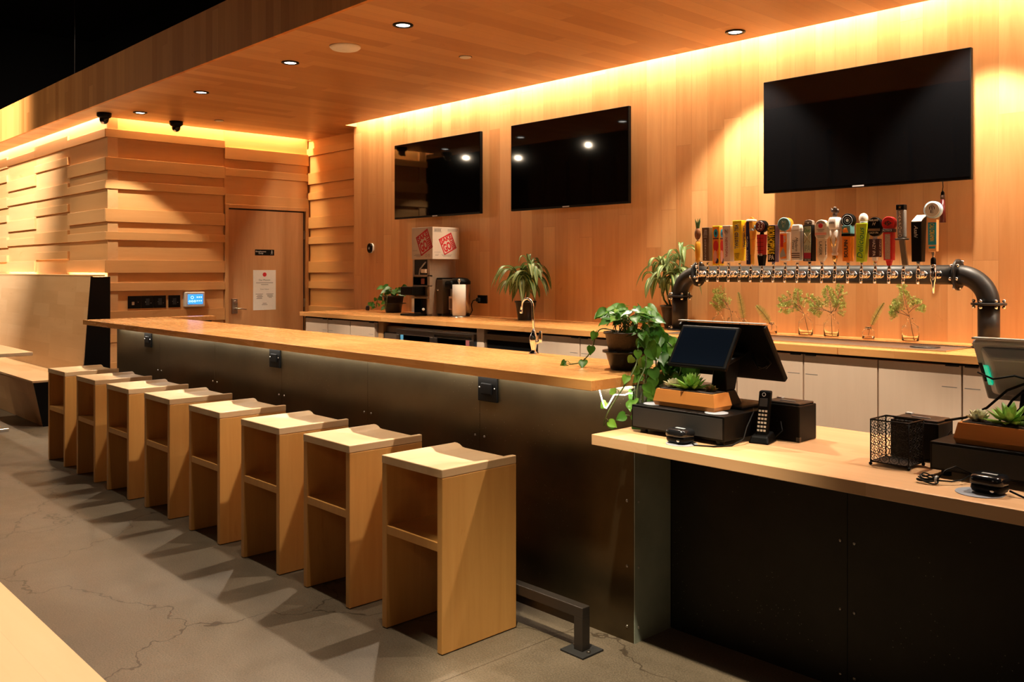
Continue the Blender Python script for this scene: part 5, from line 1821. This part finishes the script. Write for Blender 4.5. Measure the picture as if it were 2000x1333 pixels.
# left register: customer tablet and staff monitor back to back on one stand
t = thing('register_terminal', 'left register, dark customer tablet and large monitor back to back on a stand', 'register', (-1.97, 2.94, zd))


def slab(name, tl, tr, bl, th, mat, parent, bevel=.006, inset=None, smat=None):
    """rectangular slab with its face through three corners, thickness behind"""
    tl, tr, bl = Vector(tl), Vector(tr), Vector(bl)
    U, V = tr - tl, tl - bl
    n = U.cross(V).normalized()      # towards the viewer of the face
    br = bl + U
    q = MB().hexa([bl - n * th, br - n * th, tr - n * th, tl - n * th], [bl, br, tr, tl])
    o = q.build(name, mat, parent, bevel=bevel, seg=3)
    if inset:
        a, b = U.normalized() * inset, V.normalized() * inset
        e = n * .0006
        MB().hexa([bl + a + b, br - a + b, tr - a - b, tl + a - b], [bl + a + b + e, br - a + b + e, tr - a - b + e, tl + a - b + e]).build('screen', smat, o)
    return o


def rel(p, o=(-1.97, 2.94, zd)):
    return tuple(p[i] - o[i] for i in range(3))


slab('customer_tablet', rel((-2.103, 2.895, 1.268)), rel((-1.842, 2.895, 1.268)), rel((-2.103, 2.795, 1.117)), .018, BLACK, t, inset=.013, smat=SCREEN)
# monitor faces the staff side (+Y), leaning away
mo = slab('staff_monitor', rel((-1.765, 2.955, 1.278)), rel((-2.155, 2.955, 1.278)), rel((-1.765, 3.105, 1.068)), .026, BLACK, t, inset=.014, smat=SCREEN)
MB().box(rel((-2.15, 0, 0))[0], rel((-1.77, 0, 0))[0], rel((0, 2.931, 0))[1], rel((0, 2.957, 0))[1], rel((0, 0, 1.2795))[2], rel((0, 0, 1.283))[2]).build('silver_top_edge', SILVER, mo, bevel=.001)
m = MB()
m.hexa([rel((-1.985, 2.88, zd)), rel((-1.875, 2.88, zd)), rel((-1.875, 2.97, zd)), rel((-1.985, 2.97, zd))], [rel((-1.955, 2.87, 1.03)), rel((-1.885, 2.87, 1.03)), rel((-1.885, 2.93, 1.03)), rel((-1.955, 2.93, 1.03))])
m.hexa([rel((-1.955, 2.87, 1.03)), rel((-1.885, 2.87, 1.03)), rel((-1.885, 2.93, 1.03)), rel((-1.955, 2.93, 1.03))], [rel((-1.935, 2.86, 1.13)), rel((-1.885, 2.86, 1.13)), rel((-1.885, 2.97, 1.17)), rel((-1.935, 2.97, 1.17))])
m.hexa([rel((-1.98, 2.81, 1.112)), rel((-1.87, 2.81, 1.112)), rel((-1.87, 2.96, 1.15)), rel((-1.98, 2.96, 1.15))], [rel((-1.98, 2.815, 1.13)), rel((-1.87, 2.815, 1.13)), rel((-1.87, 3.02, 1.18)), rel((-1.98, 3.02, 1.18))])
m.box(*[q for pr_ in zip(rel((-2.03, 2.87, zd)), rel((-1.82, 3.06, zd + .012))) for q in pr_])
m.build('stand', BLACK, t, bevel=.004)
text('toast', t, SILVER, rel((-1.960, 2.8755, zd + .018)), (.07, 0, 0), (0, -.002, .016), name='lettering', shear=.15)
MB().tube([rel((-1.85, 2.99, 1.17)), rel((-1.84, 3.00, 1.12)), rel((-1.81, 3.02, 1.11)), rel((-1.79, 3.02, 1.13)), rel((-1.80, 3.0, 1.16))], .004, 8).tube([rel((-1.85, 2.98, 1.16)), rel((-1.83, 3.0, 1.105)), rel((-1.80, 3.01, 1.12))], .003, 8).build('cable', BLACK, t)


def rounded(hx, hy, levels, p=4.0, n=36):
    m = MB()
    V = []
    for z, k in levels:
        for i in range(n):
            a = 2 * PI * i / n
            c, s_ = math.cos(a), math.sin(a)
            V.append((hx * k * math.copysign(abs(c) ** (2 / p), c), hy * k * math.copysign(abs(s_) ** (2 / p), s_), z))
    F = []
    for q in range(len(levels) - 1):
        for i in range(n):
            F.append((q * n + i, q * n + (i + 1) % n, (q + 1) * n + (i + 1) % n, (q + 1) * n + i))
    m.add(V, F, True)
    m.f += [list(range(n))[::-1], [(len(levels) - 1) * n + i for i in range(n)]]
    m.sm += [False, False]
    m.t += [0.0, 0.0]
    return m


def card_reader(loc, lab):
    t = thing('card_reader', lab, 'card reader', loc, R(-3))
    rounded(.043, .040, [(.003, .80), (.006, .93), (.014, 1), (.021, .98), (.024, .94)]).build('lower_shell', BLACK, t)
    rounded(.044, .041, [(.024, .90), (.025, .90)]).build('seam', BLACKM, t)
    rounded(.045, .042, [(.0255, .95), (.029, 1), (.038, .995), (.045, .96), (.050, .86), (.052, .72)]).build('upper_shell', plain('black_gloss_plastic', (.008, .008, .009), .16), t)
    MB().ball((.022, -.041, .014), .006, sc=(1, .3, .8)).build('silver_button', CHROME, t)
    MB().box(-.02, .02, -.006, .006, .0515, .0528).build('card_slot', GREYP, t)
    return t


tag(MB().lathe([(.056, 0), (.056, .002)], n=32).build('round_pad', CONC_PAD, None, loc=(-1.915, 2.632, .86)), 'round grey pad under the card reader by the left register', 'pad')
card_reader((-1.925, 2.638, .862), 'glossy black rounded card reader in front of the left cash drawer')
tag(MB().tube([(-1.88, 2.640, .870), (-1.86, 2.63, .8635), (-1.80, 2.66, .8635), (-1.765, 2.72, .8635), (-1.755, 2.78, .88), (-1.755, 2.80, .92), (-1.765, 2.86, .965), (-1.79, 2.90, .972)], .0028, 8).build('data_cord', BLACK), 'thin black cord curving from the left card reader over the drawer side', 'cord')

# cordless phone
t = thing('cordless_phone', 'black cordless phone standing in its charging cradle beside the left register', 'phone', (-1.735, 2.873, .86), R(12))
MB().hexa([(-.038, -.05, 0), (.038, -.05, 0), (.038, .045, 0), (-.038, .045, 0)], [(-.030, -.036, .026), (.030, -.036, .026), (.030, .030, .038), (-.030, .030, .038)]).build('cradle', BLACK, t, bevel=.006, seg=3)
hs_ = MB().hexa([(-.021, -.022, .018), (.021, -.022, .018), (.021, .006, .018), (-.021, .006, .018)], [(-.022, .022, .182), (.022, .022, .182), (.022, .046, .182), (-.022, .046, .182)]).build('handset', BLACK, t, bevel=.006, seg=3)
m = MB()
nrm_ = Vector((0, -.97, .26))
for r in range(6):
    for c in range(3):
        z = .044 + r * .0135
        y = -.022 + (z - .018) * (.044 / .164) - .0012
        m.box(-.0155 + c * .0115, -.0075 + c * .0115, y - .0004, y + .002, z - .0035, z + .0035)
m.build('keypad', SILVER, hs_)
MB().hexa([(-.014, .0035, .128), (.014, .0035, .128), (.014, .008, .128), (-.014, .008, .128)], [(-.014, .0105, .156), (.014, .0105, .156), (.014, .016, .156), (-.014, .016, .156)]).build('display', plain('lcd_grey', (.05, .05, .05), .2), hs_)
MB().tube([(.006 * math.cos(a), .0125 + .27 * .006 * math.sin(a), .170 + .006 * math.sin(a)) for a in [2 * PI * i / 14 for i in range(14)]], .0009, 4, closed=True).build('earpiece_ring', SILVER, hs_)
tag(MB().tube([(-1.70, 2.90, .88), (-1.69, 2.93, .9), (-1.705, 2.945, .93)], .002, 6).build('phone_cord', BLACK), 'short black cord behind the phone cradle', 'cord')


def printer(loc, lab, w_=.155, d=.125, h=.13):
    t = thing('receipt_printer', lab, 'printer', loc)
    MB().box(-w_ / 2, w_ / 2, 0, d, 0, h).build('casing', BLACK, t, bevel=.004)
    MB().box(-w_ / 2 + .006, w_ / 2 - .006, .012, d - .006, h, h + .008).build('paper_cover', BLACKS, t, bevel=.004)
    MB().box(-.025, .035, .045, .05, h + .008, h + .0105).build('paper_slot', GREYP, t)
    MB().box(-w_ / 2 + .01, -w_ / 2 + .03, d - .03, d - .01, h + .006, h + .012).build('button', SILVER, t)
    MB().box(w_ / 2 - .012, w_ / 2 + .0008, -.0008, .012, .0, .018).build('latch', GLOSS, t)
    return t


printer((-1.715, 2.955, .86), 'black receipt printer right of the phone at the left register')
printer((-1.238, 2.97, .86), 'black receipt printer behind the wire basket', h=.124, w_=.155)

# wire basket
t = thing('wire_basket', 'black metal lattice pencil basket on ball feet on the lower counter', 'basket', (-1.237, 2.842, .86))
hw, hd, z0, z1 = .060, .055, .012, .145


def lattice(axis, k):
    m = MB()
    W2 = hw if axis == 'X' else hd
    nc, nr = 4, 5
    for i in range(nc):
        for j in range(nr):
            cx = -W2 + (i + .5) * 2 * W2 / nc
            cz = z0 + (j + .5) * (z1 - z0) / nr
            ru, rz_ = W2 / nc * 1.05, (z1 - z0) / nr / 2 * 1.05
            for (f, rot) in ((1.0, 0), (.55, 0)):
                pts = []
                npt = 8 if f == 1 else 4
                for a in range(npt):
                    q = 2 * PI * a / npt + (PI / 8 if f == 1 else 0)
                    u, v = cx + ru * f * math.cos(q), cz + rz_ * f * math.sin(q)
                    pts.append((u, k, v) if axis == 'X' else (k, u, v))
                m.tube(pts, .0009, 4, closed=True)
    for i in range(1, nc):
        u = -W2 + i * 2 * W2 / nc
        for j in range(1, nr):
            v = z0 + j * (z1 - z0) / nr
            pts = [(u + .006 * math.cos(2 * PI * a / 4), v + .006 * math.sin(2 * PI * a / 4)) for a in range(4)]
            m.tube([(p[0], k, p[1]) if axis == 'X' else (k, p[0], p[1]) for p in pts], .0008, 4, closed=True)
    return m


for axis, k in (('X', -hd), ('X', hd), ('Y', -hw), ('Y', hw)):
    lattice(axis, k).build('lattice_panel', BLACK, t)
m = MB()
for z in (z0, z1):
    m.tube([(-hw, -hd, z), (hw, -hd, z), (hw, hd, z), (-hw, hd, z)], .0022 if z == z0 else .003, 6, closed=True)
for x in (-hw, hw):
    for y in (-hd, hd):
        m.tube([(x, y, z0), (x, y, z1)], .0022, 6)
m.build('frame', BLACK, t)
MB().box(-hw, hw, -hd, hd, z0 - .001, z0 + .0005).build('bottom', BLACKS, t)
for x in (-hw, hw):
    for y in (-hd, hd):
        MB().ball((x, y, .0055), .0055, n=10, m=8).build('ball_foot', BLACK, t)

# right register
zd2 = .962
dw = thing('cash_drawer', 'black cash drawer at the right under the second register', 'cash drawer', (-.905, 2.785, .86))
MB().box(-.207, .207, 0, .41, .018, zd2 - .86).build('casing', BLACK, dw, bevel=.002)
MB().box(-.200, .200, -.002, .002, .024, zd2 - .86 - .008).build('drawer_front', BLACKM, dw, bevel=.001)
for x in (-.17, .17):
    for y in (.03, .38):
        MB().cyl((x, y, 0), (x, y, .02), .014).build('foot', BLACKM, dw)
planter((-.915, 2.865, zd2), 'orange-brown wooden planter box on the right cash drawer, cut by the frame', .275)
succ_set(-.915, 2.865, zd2 + .065, 'right planter box')
t = thing('register_terminal', 'right register monitor with grey back, green glow and dangling cables', 'register', (-.90, 3.0, zd2))


def rel2(p):
    return rel(p, (-.90, 3.0, zd2))


mo = slab('monitor', rel2((-.68, 2.975, 1.268)), rel2((-1.055, 2.975, 1.268)), rel2((-.68, 3.11, 1.075)), .020, GREYP, t, inset=.012, smat=SCREEN, bevel=.008)
MB().hexa([rel2((-1.050, 2.945, 1.266)), rel2((-.685, 2.945, 1.266)), rel2((-.685, 2.970, 1.268)), rel2((-1.050, 2.970, 1.268))], [rel2((-1.050, 2.945, 1.272)), rel2((-.685, 2.945, 1.272)), rel2((-.685, 2.975, 1.272)), rel2((-1.050, 2.975, 1.272))]).build('silver_top_edge', SILVER, mo)
# tapered back housing
bk = MB().hexa([rel2((-1.035, 3.075, 1.085)), rel2((-.70, 3.075, 1.085)), rel2((-.70, 2.965, 1.245)), rel2((-1.035, 2.965, 1.245))], [rel2((-1.00, 3.03, 1.09)), rel2((-.735, 3.03, 1.09)), rel2((-.735, 2.945, 1.21)), rel2((-1.00, 2.945, 1.21))])
bk.build('back_housing', GREYP, mo, bevel=.01, seg=3)
MB().tube([rel2((-1.047, 3.010, 1.19)), rel2((-1.043, 3.050, 1.13))], .007, 8).build('side_speaker_slot', BLACKM, mo)
MB().hexa([rel2((-1.030, 2.985, 1.185)), rel2((-1.012, 2.975, 1.185)), rel2((-1.012, 3.020, 1.125)), rel2((-1.030, 3.030, 1.125))], [rel2((-1.028, 2.980, 1.182)), rel2((-1.012, 2.968, 1.182)), rel2((-1.012, 3.012, 1.12)), rel2((-1.028, 3.024, 1.12))]).build('green_indicator', GREENL, mo)
m = MB()
m.hexa([rel2((-.93, 2.95, zd2)), rel2((-.83, 2.95, zd2)), rel2((-.83, 3.05, zd2)), rel2((-.93, 3.05, zd2))], [rel2((-.915, 2.96, 1.12)), rel2((-.865, 2.96, 1.12)), rel2((-.865, 3.03, 1.12)), rel2((-.915, 3.03, 1.12))])
m.box(*[q for pr_ in zip(rel2((-.98, 2.94, zd2)), rel2((-.80, 3.10, zd2 + .012))) for q in pr_])
m.build('stand', BLACK, t, bevel=.004)
m = MB()
m.tube([rel2((-1.16, 3.03, .99)), rel2((-1.08, 2.98, 1.015)), rel2((-1.00, 2.93, 1.06)), rel2((-.94, 2.92, 1.12)), rel2((-.88, 2.93, 1.15))], .004, 8)
m.tube([rel2((-1.02, 3.06, .97)), rel2((-.97, 2.96, 1.03)), rel2((-.93, 2.93, 1.09)), rel2((-.89, 2.94, 1.13))], .004, 8)
m.tube([rel2((-.99, 3.05, .97)), rel2((-.94, 2.97, 1.04)), rel2((-.91, 2.95, 1.07)), rel2((-.88, 2.95, 1.11))], .003, 8)
m.tube([rel2((-1.03, 2.94, 1.165)), rel2((-.98, 2.92, 1.150)), rel2((-.92, 2.92, 1.165)), rel2((-.86, 2.93, 1.15))], .003, 8)
m.build('cables', BLACK, t)
tag(MB().tube([(-1.17, 3.0, .875), (-1.14, 2.9, .87), (-1.135, 2.93, .93), (-1.12, 2.97, .968)], .003, 8).build('printer_cord', BLACK), 'thin black cord between wire basket and right cash drawer', 'cord')
tag(MB().lathe([(.062, 0), (.062, .002)], n=32).build('round_pad', CONC_PAD, None, loc=(-.925, 2.655, .86)), 'round grey pad under the card reader by the right register', 'pad')
card_reader((-.905, 2.672, .862), 'glossy black rounded card reader in front of the right cash drawer')
tag(MB().tube([(-.855, 2.675, .875), (-.82, 2.675, .8635), (-.70, 2.70, .8635), (-.60, 2.74, .8635)], .003, 8).build('data_cord', BLACK), 'thin black cord leaving the right card reader towards the frame edge', 'cord')
t = thing('bundled_cord', 'coiled black cord tied with a grey strap in front of the right cash drawer', 'cord', (-1.045, 2.665, .864))
m = MB()
for q in range(4):
    m.tube([(-.025 + .030 * math.cos(a) * (1 - .12 * q), .013 * math.sin(a) * (1 - .1 * q) - .004 + .003 * q, .004 + .005 * q + .004 * math.sin(a * 2 + q)) for a in [2 * PI * i / 20 for i in range(20)]], .0022, 6, closed=True)
m.tube([(0, 0, .01), (.012, .03, .035), (.03, .06, .045), (.045, .09, .03), (.055, .11, .02)], .0022, 6)
m.tube([(0, .005, .008), (.03, .03, .006), (.05, .05, .01), (.06, .09, .02)], .0022, 6)
m.build('coil', BLACK, t)
MB().tube([(.0 + .0, .010 * math.cos(a), .010 + .011 * math.sin(a)) for a in [2 * PI * i / 14 for i in range(14)]], .003, 6, closed=True).build('grey_strap', GREYP, t)

# ------------------------------------------------------------------ bench and tables
bn = thing('booth_bench', 'long maple booth bench with slanted back and black end panels', 'bench', (-9.2, 0, 0))
prof_end = [(2.489, .420), (2.573, 0), (3.190, 0), (3.190, 1.415), (3.010, 1.415), (2.935, .46)]
MB().prism([(a + (.004 if a < 3 else 0), b) for a, b in prof_end], 'X', -.010, 0.0).build('end_panel', BLACK, bn)
MB().prism([(2.500, .415), (2.580, .002), (2.60, .002), (2.520, .415)], 'X', -7, -.011).build('front_panel', W_BENCH, bn)
MB().box(-7, .003, 2.482, 2.96, .420, .440).build('seat', wood('bench_seat_maple', (.60, .36, .17), (.76, .52, .30), 'X', 'Y', .12, .6, rough=.35, var=.5, grain=.35, seam=.0003), bn, bevel=.002)
MB().hexa([(-7, 2.930, .440), (-.011, 2.930, .440), (-.011, 2.955, .440), (-7, 2.955, .440)], [(-7, 3.008, 1.418), (-.011, 3.008, 1.418), (-.011, 3.03, 1.418), (-7, 3.03, 1.418)]).build('backrest', W_BENCH, bn)
MB().box(-7, .003, 3.005, 3.140, 1.418, 1.434).build('top_ledge', wood('ledge_maple', (.50, .28, .12), (.62, .38, .18), 'X', 'Y', .12, 1.6, rough=.35), bn, bevel=.002)


def dining_table(x1, y1, w_, d, lab, legs=True):
    t = thing('dining_table', lab, 'table', (x1 - w_ / 2, y1 - d / 2, 0))
    MB().box(-w_ / 2, w_ / 2, -d / 2, d / 2, .708, .74).build('table_top', W_TABLE, t, bevel=.003)
    for s in (-1, 1):
        MB().cyl((s * (w_ / 2 - .3), 0, .03), (s * (w_ / 2 - .3), 0, .708), .035).build('pedestal', BLACKS, t)
        MB().box(s * (w_ / 2 - .3) - .25, s * (w_ / 2 - .3) + .25, -.03, .03, .0, .03).box(s * (w_ / 2 - .3) - .03, s * (w_ / 2 - .3) + .03, -.25, .25, .0, .03).build('foot', CHROME, t, bevel=.006)
    return t


dining_table(-1.0, .575, 2.2, .8, 'bright pale maple table corner filling the lower left foreground')
dining_table(-8.87, 2.40, 1.2, .75, 'pale maple table in front of the booth bench at the left edge')
